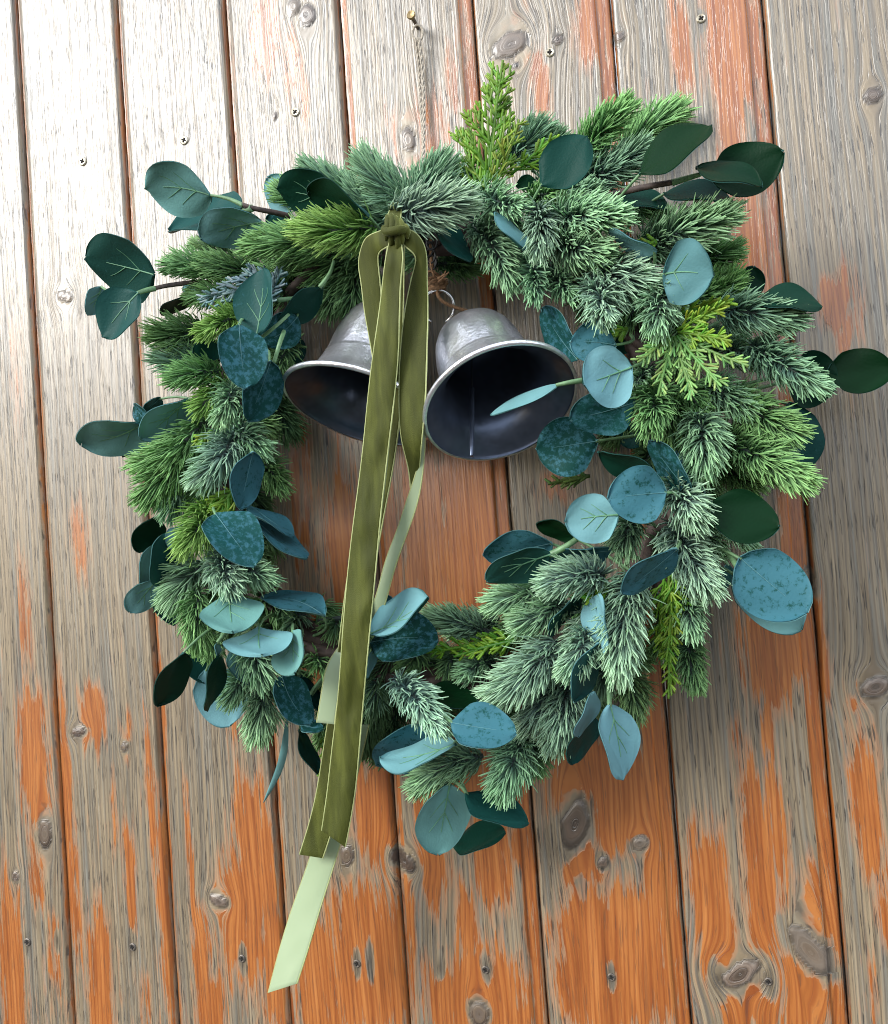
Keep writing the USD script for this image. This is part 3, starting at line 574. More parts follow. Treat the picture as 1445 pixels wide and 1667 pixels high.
def leaf(bx, by, tx, ty, w, tone="M", layer=2, tilt=0.0, sign=1, curl=0.10, veins=None, bend=0.0, sharp=0.56, wide=0.80):
    """An eucalyptus leaf from its stalk end (bx, by) to its tip; w is its width as seen; tilt: the tip stands that many mm further out."""
    rng = np.random.default_rng(int(abs(bx * 3 + by * 5 + tx * 11 + ty * 17)))
    d = {0: 0.018, 1: 0.046, 2: 0.078, 3: 0.098, 4: 0.112}[layer]
    A, B = at(bx, by, d), at(tx, ty, d + tilt * 0.001)
    axis = B - A
    L = np.linalg.norm(axis); ax = axis / L
    mid = (A + B) / 2
    view = norm(CAM - mid)
    side = norm(np.cross(ax, view)); out = norm(np.cross(side, ax))
    if out @ view < 0:
        out = -out
    s = px_size(mid)
    w_m = w * s
    W = max(w_m, wide * L)
    roll = math.acos(min(1.0, w_m / W)) * 0.93 * sign
    sd = math.cos(roll) * side + math.sin(roll) * out
    nr = norm(np.cross(sd, ax)); nr = nr if nr @ view > 0 else -nr
    rows, cols = 23, 13
    u = np.linspace(0, 1, rows); v = np.linspace(-1, 1, cols)
    prof = np.clip(np.sin(np.pi * np.clip(u, 0, 1) ** 0.90), 0, 1) ** sharp
    sk = rng.uniform(0.74, 1.02)
    rnd = np.clip(1 - np.abs(2 * np.clip(u, 0, 1) ** sk - 1) ** rng.uniform(1.9, 2.2), 0, 1) ** rng.uniform(0.55, 0.66) * (0.55 + 0.45 * np.clip(u / 0.22, 0, 1) ** 0.9)
    kr = np.clip((W / L - 0.42) / 0.3, 0, 1) * (0.6 + 0.4 * rng.random())
    prof = np.maximum(prof * (1 - kr) + rnd * kr, 0.02)
    asym = rng.normal(0, 0.07, 2)
    pl, pr_ = prof * (1 + asym[0]), prof * (1 + asym[1])
    hw = np.where(v[None] < 0, pl[:, None], pr_[:, None]) * W / 2
    cup = curl * rng.uniform(0.5, 1.8)
    bend = bend + rng.normal(0, 0.16)
    off = cup * W * (np.abs(v)[None] ** 1.6) * prof[:, None] * 0.55
    off = off + bend * L * (4 * (u - 0.5) ** 2 - 1)[:, None] * 0.25
    off = off + 0.05 * W * np.sin(u[:, None] * 7 + v[None] * 3 + rng.uniform(0, 6)) * np.abs(v)[None]
    swing = rng.normal(0, 0.035) * L * np.sin(np.pi * u)
    P = A + ax * (u * L)[:, None, None] + sd * (hw * v[None] + swing[:, None])[..., None] + nr * off[..., None]
    V, F, N = slab(P, 0.0006, nr)
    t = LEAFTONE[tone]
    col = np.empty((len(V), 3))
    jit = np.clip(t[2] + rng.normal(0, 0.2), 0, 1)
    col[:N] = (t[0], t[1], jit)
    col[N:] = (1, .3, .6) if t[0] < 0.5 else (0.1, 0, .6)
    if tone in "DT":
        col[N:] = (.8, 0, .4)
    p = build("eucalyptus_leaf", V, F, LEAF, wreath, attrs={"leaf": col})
    veins = (tone in "PBVQ") if veins is None else veins
    if veins or tone in "MN":
        def on(uu, vv):
            i = uu * (rows - 1); i0 = int(min(i, rows - 2)); fi = i - i0
            j = (vv + 1) / 2 * (cols - 1); j0 = int(min(j, cols - 2)); fj = j - j0
            q = (P[i0, j0] * (1 - fi) + P[i0 + 1, j0] * fi) * (1 - fj) + (P[i0, j0 + 1] * (1 - fi) + P[i0 + 1, j0 + 1] * fi) * fj
            return q + nr * 0.0001
        lines = [([on(x, 0) for x in np.linspace(0.0, 0.70, 9)], 0.0006)]
        if veins:
            for k, (u0, dv) in enumerate([(0.2, .55), (0.2, -.55), (0.42, .5), (0.42, -.45)]):
                if k > 1 and rng.random() < 0.35:
                    continue
                lines.append(([on(u0 + x * 0.27, dv * x) for x in np.linspace(0, 1, 6)], 0.00038))
        v, f, _ = join([tube(l, np.linspace(r, r * 0.35, len(l)), 5) for l, r in lines]) if veins else join([tube(l, np.linspace(r * 0.45, r * 0.15, len(l)), 4) for l, r in lines])
        build("vein", v, f, VEIN if veins else VEIN_PALE, p)
    stub = (bx < 262 and by < 500) or (bx > 1090 and by < 330) or bx in (343, 908, 992, 968)
    if not stub:                                   # its stalk, running back to the branch inside the ring
        an = math.atan2(-(by - CY) / 365, (bx - CX) / 372)
        goal = ring_point(an, 1.0, min(0.045, d))
        back = A - ax * 0.012
        way = goal - A
        end = A + way * min(1.0, 0.045 / max(np.linalg.norm(way), 1e-6))
        build("stalk", *tube(smooth_path([A + ax * 0.001, A * 0.5 + back * 0.3 + end * 0.2, end], 8), np.linspace(0.0008, 0.0011, 8), 6), PETIOLE, p)
    return A, ax


LEAVES = [
    # upper left
    (343, 318, 236, 308, 82, "P", 2), (396, 340, 275, 376, 34, "T", 1, 0, -1), (425, 362, 326, 388, 68, "B", 2), (250, 447, 138, 420, 90, "V", 2, 0, 1, .12, True), (225, 477, 166, 549, 60, "V", 3, 0, -1, .16, True), (165, 466, 143, 514, 32, "B", 1),
    (304, 484, 264, 513, 20, "D", 1), (548, 327, 450, 307, 76, "D", 2, 0, 1, .08, True), (600, 352, 502, 312, 42, "D", 3), (472, 345, 436, 290, 50, "B", 0), (474, 370, 433, 358, 34, "N", 1), (418, 546, 430, 436, 56, "V", 3, 0, 1, .2, True), (525, 468, 454, 530, 40, "T", 2), (389, 527, 400, 632, 86, "N", 4, 6),
    (440, 588, 404, 686, 62, "N", 3), (484, 516, 426, 560, 58, "N", 2), (354, 556, 317, 582, 34, "D", 2), (320, 466, 298, 474, 22, "B", 0), (478, 540, 470, 600, 40, "T", 0),
    # left side
    (233, 690, 133, 722, 64, "P", 2), (306, 650, 231, 714, 56, "B", 2, 0, 1, .1, True), (242, 690, 217, 658, 18, "N", 1), (262, 648, 238, 674, 18, "N", 1), (240, 700, 200, 744, 26, "D", 1), (411, 736, 390, 828, 48, "M", 3), (388, 748, 348, 790, 20, "B", 2, 0, 1, .1, False), (350, 836, 414, 922, 80, "N", 4, 8),
    (406, 822, 478, 873, 16, "M", 2), (410, 840, 499, 909, 22, "M", 2), (255, 842, 224, 898, 42, "D", 1), (252, 884, 231, 955, 38, "P", 1, 0, 1, .1, False), (277, 866, 260, 957, 44, "V", 2, 0, 1, .1, False), (254, 945, 211, 996, 50, "P", 1), (257, 950, 282, 1018, 40, "T", 0), (294, 858, 278, 894, 32, "B", 2, 0, 1, .1, False),
    (372, 968, 379, 1028, 104, "P", 3, 26, 1, .06), (422, 1020, 426, 1065, 102, "P", 3, 30, 1, .06), (476, 1026, 478, 1096, 44, "P", 3, 20, -1, .25), (528, 1003, 426, 974, 34, "M", 2, 0, -1), (378, 1054, 410, 1116, 40, "B", 2, 0, 1, .1, False), (298, 1062, 256, 1149, 48, "D", 3), (357, 1066, 338, 1158, 22, "D", 3), (334, 1090, 374, 1182, 84, "B", 1, 0, 1, .08, False),
    (306, 1060, 332, 1112, 36, "T", 1), (458, 1098, 506, 1178, 52, "N", 2), (486, 1100, 519, 1158, 22, "T", 1), (490, 1180, 526, 1186, 18, "N", 2), (486, 1188, 516, 1260, 20, "T", 1),
    (353, 1046, 356, 1070, 9, "P", 3, 0, 1, .1, False),
    # bottom
    (603, 1032, 697, 974, 44, "B", 3, 0, 1, .2), (602, 1002, 642, 978, 36, "M", 2), (602, 1046, 713, 1042, 74, "N", 2, 0, 1, .08), (607, 1060, 598, 1104, 10, "B", 2, 0, 1, .1, False), (716, 1190, 611, 1246, 74, "M", 2), (741, 1211, 619, 1234, 34, "B", 3, 0, -1, .1), (733, 1176, 840, 1192, 74, "M", 4), (676, 1144, 778, 1142, 34, "D", 2),
    (777, 1160, 818, 1142, 22, "B", 2, 0, 1, .1, False), (902, 1070, 838, 1144, 26, "B", 2, 0, 1, .1, False), (732, 1276, 712, 1390, 78, "P", 2), (757, 1290, 861, 1340, 44, "T", 2), (735, 1372, 822, 1354, 34, "D", 1), (992, 1146, 1014, 1270, 60, "B", 3), (968, 1126, 940, 1200, 18, "B", 3, 0, 1, .1, False), (966, 1166, 929, 1243, 30, "T", 2),
    (973, 1046, 934, 1142, 28, "V", 3, 0, 1, .1, False), (974, 966, 979, 1070, 32, "B", 3, 0, -1, .15, False), (945, 970, 896, 1036, 18, "V", 2, 0, 1, .1, False), (1101, 894, 1012, 964, 36, "M", 4), (1084, 802, 989, 812, 90, "M", 4, 4), (1006, 838, 920, 850, 76, "P", 3), (936, 876, 874, 852, 28, "D", 1), (998, 896, 890, 912, 28, "M", 2),
    (898, 884, 787, 902, 54, "M", 2), (896, 902, 791, 946, 60, "V", 3, 0, 1, .1, True), (1073, 778, 973, 736, 28, "D", 3), (1122, 802, 1057, 718, 38, "N", 3), (1145, 808, 1096, 734, 22, "M", 2),
    # right side
    (1157, 818, 1268, 858, 82, "D", 3, 0, 1, .08), (1204, 908, 1312, 998, 104, "M", 3, 4), (1194, 934, 1303, 1026, 102, "P", 2, 0, 1, .08, False), (1186, 918, 1180, 958, 18, "V", 1, 0, 1, .1, False), (940, 586, 883, 502, 44, "N", 2), (1002, 562, 928, 558, 68, "M", 3), (1028, 598, 950, 626, 98, "B", 4, 14, 1, .08), (1033, 655, 928, 682, 72, "N", 3),
    (972, 718, 872, 732, 104, "N", 2, 4), (908, 626, 798, 675, 17, "P", 4, 0, -1, .1, False, 0, .7, .2), (1036, 540, 984, 576, 42, "T", 1), (1082, 446, 1161, 450, 106, "Q", 3, 10), (1068, 412, 990, 378, 20, "B", 3, 0, 1, .1, False), (1040, 284, 1158, 204, 44, "D", 3), (1158, 292, 1275, 248, 84, "D", 2), (1133, 274, 1240, 304, 26, "D", 3), (1080, 314, 1194, 328, 22, "D", 2), (988, 318, 1088, 342, 24, "D", 2),
    (880, 302, 956, 222, 74, "D", 3), (872, 294, 840, 302, 26, "D", 2), (705, 348, 766, 425, 26, "T", 2), (804, 348, 851, 406, 16, "B", 3, 0, 1, .1, False), (1214, 488, 1226, 434, 46, "D", 1), (1232, 486, 1338, 500, 34, "D", 2), (1284, 612, 1364, 620, 92, "D", 1), (1346, 608, 1454, 604, 72, "D", 1), (1284, 656, 1304, 768, 70, "T", 0), (1195, 720, 1240, 790, 46, "T", 0), (1010, 720, 1060, 700, 40, "T", 0)]
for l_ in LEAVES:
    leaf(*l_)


def twig(pts, r0, r1, material, name="twig", n=24):
    P = smooth_path([at(*p) for p in pts], n)
    build(name, *tube(P, np.linspace(r0, r1, n), 7), material, wreath)


twig([(470, 352, .05), (441, 345, .066), (408, 338, .076), (385, 330, .077)], .0020, .0014, BARK)
twig([(396, 335, .077), (372, 324, .078), (343, 318, .079)], .0016, .0008, PETIOLE, "leaf_stalk")
twig([(410, 339, .076), (385, 350, .070), (360, 358, .062)], .0024, .0010, PETIOLE, "leaf_stalk")
twig([(330, 458, .05), (268, 466, .07), (246, 471, .08)], .0017, .0014, BARK)
twig([(252, 470, .08), (228, 476, .088), (205, 488, .094)], .0019, .0010, PETIOLE, "leaf_stalk")
twig([(165, 467, .046), (190, 480, .07), (215, 482, .089)], .0009, .0011, PETIOLE, "leaf_stalk")
twig([(980, 322, .075), (1040, 307, .085), (1096, 297, .088)], .0020, .0016, BARK)
twig([(1094, 298, .088), (1120, 290, .09), (1140, 284, .095)], .0019, .0012, PETIOLE, "leaf_stalk")
twig([(470, 476, .055), (505, 440, .062), (545, 405, .056)], .0032, .0022, BARK)
twig([(520, 468, .082), (535, 448, .08), (543, 426, .074)], .0014, .0010, PETIOLE, "leaf_stalk")
twig([(520, 1012, .05), (560, 1006, .055), (620, 1004, .05)], .0020, .0015, STEM)
twig([(952, 619, .108), (930, 622, .112), (905, 627, .112)], .0016, .0010, PETIOLE, "leaf_stalk")
twig([(992, 1150, .098), (990, 1120, .09), (985, 1090, .075)], .0013, .0013, PETIOLE, "leaf_stalk")
twig([(737, 1270, .075), (752, 1282, .078), (762, 1296, .078)], .0012, .0010, PETIOLE, "leaf_stalk")
twig([(890, 905, .088), (920, 890, .09), (938, 878, .088)], .0020, .0016, PETIOLE, "leaf_stalk")
twig([(1202, 925, .098), (1188, 905, .088), (1175, 890, .07)], .0016, .0018, PETIOLE, "leaf_stalk")
twig([(451, 489, .09), (470, 487, .086), (482, 484, .07)], .0015, .0012, PETIOLE, "leaf_stalk")
twig([(422, 552, .092), (450, 530, .096), (470, 512, .09)], .0012, .0010, PETIOLE, "leaf_stalk")
twig([(446, 590, .10), (455, 560, .1), (462, 540, .09)], .0012, .0014, PETIOLE, "leaf_stalk")
twig([(422, 1022, .098), (415, 1010, .09), (408, 1000, .08)], .0012, .0012, PETIOLE, "leaf_stalk")
twig([(354, 1046, .098), (362, 1036, .095), (370, 1030, .085)], .0012, .0012, PETIOLE, "leaf_stalk")
# thin pale leaf seen edge-on hanging below on the left
P = smooth_path([at(467, 1172, .06), at(463, 1215, .05), at(452, 1258, .035), at(429, 1306, .022)], 16)
w_ = 0.0026 * np.sin(np.pi * np.linspace(0.06, 0.985, 16)) ** 0.7
G = np.stack([P - RIGHT * w_[:, None], P + TOWARD * 0.0008, P + RIGHT * w_[:, None]], 1)
V, F, N = slab(G, 0.0006, TOWARD)
build("eucalyptus_leaf", V, F, LEAF, wreath, attrs={"leaf": np.tile((0, 0, .5), (len(V), 1))})


# ---------------- cedar sprays
def spray(bx, by, tx, ty, w, tone, d0, d1, n=9, name="cedar_spray", lean=0.0, thick=0.0010, beads=True, gap=0.0058, fill=0.74):
    rng = np.random.default_rng(int(bx + by * 3 + tx * 7))
    A, B = at(bx, by, d0), at(tx, ty, d1)
    view = norm(CAM - A); ax = norm(B - A); L = np.linalg.norm(B - A)
    side = norm(np.cross(ax, view)); s = px_size(A); Wm = w * s / 2
    c0, c1 = map(np.array, tone)
    parts = []

    def strand(p, d, l, r, level, tt):
        k = max(5, int(l / 0.0016)) if beads else 6
        x = np.linspace(0, 1, k)
        curve = norm(d * 1.0 + ax * 0.35 * level + rng.normal(0, 0.16, 3))
        pts = p + l * (d * (x - 0.4 * x ** 2)[:, None] + curve * (0.4 * x ** 2)[:, None])
        rad = r * (1 - 0.35 * x) * (1 + (0.24 * (np.arange(k) % 2) if beads else 0))
        v, f = tube(pts, rad, 5)
        tcol = np.clip(tt + 0.5 * x, 0, 1)
        col = c0 + (c1 - c0) * tcol[:, None]
        col = np.vstack([np.repeat(col, 5, 0), col[:1], col[-1:]]) * rng.uniform(0.65, 1.2) * (1 + rng.normal(0, 0.10, 3) * [1.6, 0.3, 0.6])
        parts.append((v, f, np.clip(col, 0, 1)))
        return pts

    main = strand(A, ax, L, thick * 1.15, 0, 0.1)
    for k in range(n):
        for sg in (-1, 1):
            if rng.random() < 0.08:
                continue
            t = min(0.97, 0.07 + 0.86 * (k + 0.25 * sg + rng.uniform(-0.2, 0.2) + 0.25) / (n - 0.5))
            p = main[int(t * (len(main) - 1))]
            l = Wm * (1.0 - 0.80 * t) * rng.uniform(0.65, 1.35) + 0.003
            d = norm(ax * rng.uniform(0.75, 1.25) + side * sg * rng.uniform(0.6, 0.95) + view * rng.normal(lean, 0.28))
            b = strand(p, d, l, thick * 0.95, 1, 0.15 + 0.35 * t)
            m = int(l / gap)
            for q in range(m):
                tq = (q + 0.6) / (m + 0.4)
                pp = b[int(tq * (len(b) - 1))]
                for s2 in (-1, 1):
                    if rng.random() < fill:
                        d2 = norm(d * 0.8 + ax * 0.25 + np.cross(d, view) * s2 * rng.uniform(0.35, 0.75) + view * rng.normal(0, 0.25))
                        strand(pp, d2, (l * (1 - tq) * 0.42 + 0.0035) * rng.uniform(0.8, 1.2), thick * 0.85, 2, 0.35 + 0.4 * tq)
    v, f, c = join(parts)
    build(name, v, f, CEDAR, wreath, attrs={"tone": c})


BRIGHT = ((0.045, 0.17, 0.010), (0.20, 0.40, 0.028)); LIME = ((0.06, 0.18, 0.015), (0.24, 0.42, 0.04)); PALE = ((0.03, 0.12, 0.015), (0.27, 0.47, 0.14)); BLUE = ((0.08, 0.14, 0.15), (0.19, 0.31, 0.34))
spray(790, 316, 814, 110, 150, ((0.05, 0.20, 0.008), (0.19, 0.34, 0.03)), .072, .055, 12, thick=.0010, gap=.0050, fill=.9)
spray(780, 320, 752, 206, 84, BRIGHT, .074, .062, 7, thick=.00075)
spray(800, 315, 856, 200, 76, ((0.06, 0.19, 0.008), (0.22, 0.30, 0.035)), .07, .06, 7, thick=.00075)
spray(830, 285, 905, 222, 60, BRIGHT, .05, .05, 6)
for (tx, ty, ww) in ((1036, 600, 50), (1072, 650, 54), (1125, 648, 60), (1172, 634, 60), (1212, 606, 56), (1198, 552, 46), (1180, 500, 40)):
    spray(1095 + (tx - 1095) * 0.08, 540 + (ty - 540) * 0.08, tx, ty, ww, PALE if ty > 560 else LIME, .095, .112, 8, thick=.00075)
spray(1105, 512, 1190, 488, 46, LIME, .085, .095, 6)
for (b0, t0, ww) in (((1090, 925), (1078, 1130), 64), ((1082, 935), (1060, 1070), 50), ((1095, 930), (1098, 1075), 52), ((1092, 965), (1085, 1135), 46)):
    spray(*b0, *t0, ww, LIME if t0[0] > 1070 else BRIGHT, .078, .075, 9, lean=.2, thick=.00075)
spray(850, 1034, 690, 1068, 56, ((0.03, 0.12, 0.006), (0.12, 0.30, 0.016)), .062, .066, 9)
spray(840, 1042, 735, 1062, 46, BRIGHT, .068, .07, 7)
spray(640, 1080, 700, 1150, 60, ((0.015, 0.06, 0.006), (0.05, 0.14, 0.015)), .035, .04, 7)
spray(385, 790, 342, 850, 62, LIME, .088, .096, 7); spray(392, 800, 330, 830, 50, LIME, .084, .09, 6)
spray(440, 455, 322, 490, 72, BLUE, .075, .082, 8, "juniper_spray", thick=.0010); spray(455, 470, 400, 440, 50, BLUE, .07, .075, 6, "juniper_spray", thick=.0010); spray(430, 500, 460, 440, 50, BLUE, .07, .075, 6, "juniper_spray", thick=.0010)
spray(1020, 535, 985, 546, 30, LIME, .09, .1, 5); spray(990, 960, 950, 975, 40, BRIGHT, .085, .09, 6); spray(1068, 395, 1042, 398, 24, LIME, .085, .09, 4); spray(345, 700, 318, 725, 34, LIME, .08, .085, 5)
spray(660, 1130, 690, 1165, 50, ((0.05, 0.09, 0.14), (0.16, 0.24, 0.32)), .088, .095, 6, "juniper_spray", thick=.0011)
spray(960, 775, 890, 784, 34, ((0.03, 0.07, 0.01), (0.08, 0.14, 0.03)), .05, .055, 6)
spray(545, 1170, 530, 1260, 50, BRIGHT, .03, .03, 6)


# ------------------------------------------------------------------ the two bells
def bell(cxp, cyp, apx, adx, ady, out, depth, hpx, label, clap=None, hook=None):
    C = at(cxp, cyp, depth)
    view = norm(CAM - C)
    rt = norm(RIGHT - view * (RIGHT @ view)); upv = np.cross(view, rt); upv = upv if upv @ UP > 0 else -upv
    pl = norm(rt * adx - upv * ady)
    axis = norm(pl * math.cos(math.asin(out)) + view * out)            # from crown to mouth
    s = px_size(C); a = apx * s; H = hpx * s
    root = thing("bell", label, "bell", C - axis * H)
    o = np.array([(0, 1.0), (.10, .998), (.20, .988), (.31, .962), (.42, .915), (.50, .852), (.55, .780), (.578, .70), (.596, .62), (.608, .53), (.617, .45), (.625, .385), (.630, .368), (.641, .358), (.646, .342), (.651, .325), (.675, .265), (.710, .200), (.755, .125), (.83, .068), (.845, .070), (.855, .058), (.92, .032), (.965, .016), (.988, .014), (1.008, .006), (1.016, -.010), (1.008, -.026), (.990, -.034), (.968, -.032)])
    i_ = np.array([(.972, -.026), (.955, .004), (.88, .035), (.80, .075), (.72, .135), (.65, .21), (.60, .30), (.565, .40), (.545, .50), (.52, .60), (.505, .70), (.47, .78), (.40, .85), (.30, .905), (.18, .935), (0, .945)])

    def rev(pr, n=72):
        u1 = norm(np.cross(axis, [0.2, 0.1, 0.97])); u2 = np.cross(axis, u1)
        ang = np.arange(n) * 2 * np.pi / n
        v = C - axis * (pr[:, 1] * H)[:, None, None] + (pr[:, 0] * a)[:, None, None] * (np.cos(ang)[None, :, None] * u1 + np.sin(ang)[None, :, None] * u2)
        m = len(pr)
        i = np.arange(m - 1)[:, None] * n; j = np.arange(n)[None]; k = (j + 1) % n
        q = np.stack([i + j, i + k, i + n + k, i + n + j], -1).reshape(-1, 4)
        return v.reshape(-1, 3), np.vstack([q[:, [0, 1, 2]], q[:, [0, 2, 3]]])

    def fine(pr):
        d = np.r_[0, np.cumsum(np.hypot(*np.diff(pr, axis=0).T))]
        t = np.linspace(0, d[-1], 90)
        return np.c_[np.interp(t, d, pr[:, 0]), np.interp(t, d, pr[:, 1])]

    v, f = rev(o)
    vv, ff = v, f
    nz = (fbm(vv * 55, 3, 4) - 0.5)[:, None] * 0.0012
    vv = vv + norm(vv - (C - axis * H * 0.5)) * nz
    fn = np.cross(vv[ff[:, 1]] - vv[ff[:, 0]], vv[ff[:, 2]] - vv[ff[:, 0]])
    cen = vv[ff].mean(1)
    if (fn * (cen - (C - axis * H * 0.45))).sum() < 0:
        ff = ff[:, ::-1]
    body = build("bell_body", vv, ff, BELL, root)
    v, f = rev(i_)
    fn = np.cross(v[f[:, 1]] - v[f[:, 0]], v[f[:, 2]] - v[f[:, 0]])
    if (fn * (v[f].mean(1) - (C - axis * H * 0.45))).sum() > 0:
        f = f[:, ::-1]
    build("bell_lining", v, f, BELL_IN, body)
    crown = C - axis * H
    # steel hook through the crown
    t = np.linspace(-0.25 * np.pi, 1.25 * np.pi, 26)
    hk = crown - axis * 0.0005 + rt * 0.0010
    ring = [hk + upv * (0.0065 + 0.0072 * math.sin(x)) + rt * (0.0085 * math.cos(x)) + view * 0.002 for x in t]
    if hook:
        hc = at(hook[0], hook[1], float(-crown[1]) + 0.004)
        rr_ = hook[2] * px_size(hc)
        ring = [hc + upv * rr_ * math.sin(x) + rt * rr_ * math.cos(x) - view * 0.006 * max(0, -math.sin(x)) for x in np.linspace(-0.35 * np.pi, 1.35 * np.pi, 30)]
    if hook:
        build("hanging_ring", *tube(ring, 0.0009, 7), RING_STEEL, root)
    if clap:
        top, bot = crown + axis * H * 0.12, at(*clap)
        midp = top + (bot - top) * 0.45
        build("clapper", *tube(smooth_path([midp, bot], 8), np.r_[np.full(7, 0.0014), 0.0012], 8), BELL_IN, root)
        build("clapper_wire", *tube(smooth_path([top, midp], 8), 0.0006, 5), RING_STEEL, root)
    return C, crown, axis


bell(585, 660, 128, -0.33, 0.94, 0.42, 0.064, 186, "metal bell on the left, tilted left, half covered by the green ribbon")
C2, crown2, ax2 = bell(814, 657, 129, 0.397, 0.918, 0.675, 0.092, 196, "metal bell on the right with its dark open mouth and clapper in view", clap=(768, 742, .095), hook=(713, 499, 26))
# twine that ties the bells: fuzzy brown knot above the right bell, and dark wire loops
tw = thing("twine_knot", "frayed brown twine knot tied above the right bell", "twine", at(716, 462, .06))
rk = np.random.default_rng(3)
for k in range(16):
    a0 = at(712 + rk.normal(0, 5), 460 + rk.normal(0, 5), .062)
    b0 = at(712 + rk.choice([-1, 1]) * rk.uniform(6, 26), 456 + rk.normal(-4, 9), .062 + rk.uniform(0, .012))
    build("strand", *tube(smooth_path([a0, (a0 + b0) / 2 + [0, -0.002, .003 * rk.normal()], b0], 8), np.linspace(.0011, .0004, 8), 5), BROWN_TWINE, tw)
kn = trimesh.creation.icosphere(3, 1.0); kv = np.asarray(kn.vertices)
kv = kv * [.0062, .005, .0055] * (1 + 0.5 * (fbm(kv * 4 + 3, 3, 1) - 0.5))[:, None] + at(711, 464, .062)
build("knot", kv, kn.faces, BROWN_TWINE, tw)
build("cord", *tube(smooth_path([at(711, 464, .062), at(712, 480, .064), crown2 + UP * .010], 8), .0011, 6), BROWN_TWINE, tw)
build("cord", *tube(smooth_path([at(709, 462, .060), at(702, 420, .058), at(700, 385, .055)], 10), .0010, 6), BROWN_TWINE, tw)
for k in range(5):
    c = at(700 + 3 * math.sin(k * 2.1), 384 + k * 11, .064 + .003 * (k % 2))
    t = np.linspace(0, 2 * np.pi, 16)
    build("wire_loop", *tube(c + np.outer(np.cos(t), [.0030, 0.001 * (k % 2), 0]) + np.outer(np.sin(t), [0, .001, .0048]), .0006, 5, caps=False), WIRE, tw)

# ------------------------------------------------------------------ velvet ribbon
rib = thing("velvet_ribbon", "long olive green velvet ribbon with satin back tied at the top of the wreath", "ribbon", at(645, 380, .11))


def band(rows, name, front, back, n=60, bow=0.0, thick=0.0009, edges=True, ripple=0.0):
    """rows: (left x, left y, right x, right y, depth left mm, depth right mm)."""
    Lp = np.array([at(r[0], r[1], r[4] / 1000) for r in rows]); Rp = np.array([at(r[2], r[3], r[5] / 1000) for r in rows])
    d = np.r_[0, np.cumsum(np.linalg.norm(np.diff((Lp + Rp) / 2, axis=0), axis=1))]
    t = np.linspace(0, d[-1], n)
    kind = "natural"
    Ls, Rs = CubicSpline(d, Lp, bc_type=kind)(t), CubicSpline(d, Rp, bc_type=kind)(t)
    m = 13
    x = np.linspace(0, 1, m)
    G = Ls[:, None] * (1 - x)[None, :, None] + Rs[:, None] * x[None, :, None]
    nrm = norm(CAM - (Ls + Rs) / 2)
    wv = np.linalg.norm(Ls - Rs, axis=1)
    G = G + nrm[:, None] * (bow * wv[:, None] * (4 * x * (1 - x))[None] + ripple * (fbm(np.stack([t[:, None] * 38 + 0 * x, x[None] * 1.6 + 0 * t[:, None], 0 * t[:, None] + rows[0][0] + 0 * x], -1), 2, 3) - 0.5))[..., None]
    V, F, N = slab(G, thick, nrm.mean(0))
    p = build(name, V, F, front, rib)
    du, dv = np.gradient(G, axis=0), np.gradient(G, axis=1)
    nn = norm(np.cross(du, dv)); nn = nn if (nn * nrm[:, None]).sum() > 0 else -nn
    Bk = G - nn * (thick + 0.0002)
    V2, F2, N2 = slab(Bk, 0.0003, nrm.mean(0))
    build("satin_back", V2, F2, back, p)
    if edges:
        v, f, _ = join([tube(G[:, 0] + nn[:, 0] * -0.0003, 0.00045, 6), tube(G[:, -1] + nn[:, -1] * -0.0003, 0.00045, 6)])
        build("edge", v, f, SELVAGE, p)
    return p


# long pale tail: satin side out, hangs lowest
band([(560, 1180, 600, 1180, 70, 72), (532, 1290, 574, 1292, 66, 68), (505, 1392, 547, 1396, 62, 66), (478, 1470, 521, 1478, 60, 66), (456, 1540, 500, 1548, 62, 68), (436, 1616, 483, 1601, 66, 70)], "ribbon_tail", SATIN, VELVET, 60, 0.04, ripple=.002)
# second velvet tail behind the front one
band([(630, 400, 658, 400, 96, 97), (612, 560, 655, 560, 92, 94), (606, 700, 648, 700, 90, 92), (582, 840, 624, 842, 88, 90), (562, 960, 604, 962, 88, 90), (546, 1090, 588, 1092, 86, 88), (526, 1220, 566, 1222, 80, 82), (508, 1320, 547, 1326, 76, 78), (487, 1391, 525, 1397, 74, 76)], "ribbon_tail", VELVET, SATIN, 110, 0.03, ripple=.003)
# left loop, coming out from the knot and running behind the front tail
band([(628, 372, 641, 396, 108, 110), (610, 379, 630, 402, 108, 110), (593, 391, 618, 410, 105, 107), (584, 420, 615, 424, 102, 104), (586, 452, 618, 456, 101, 102), (592, 500, 622, 500, 100, 100), (601, 552, 630, 552, 99, 99), (612, 620, 640, 620, 97, 97)], "ribbon_loop", VELVET, SATIN, 70, 0.07)
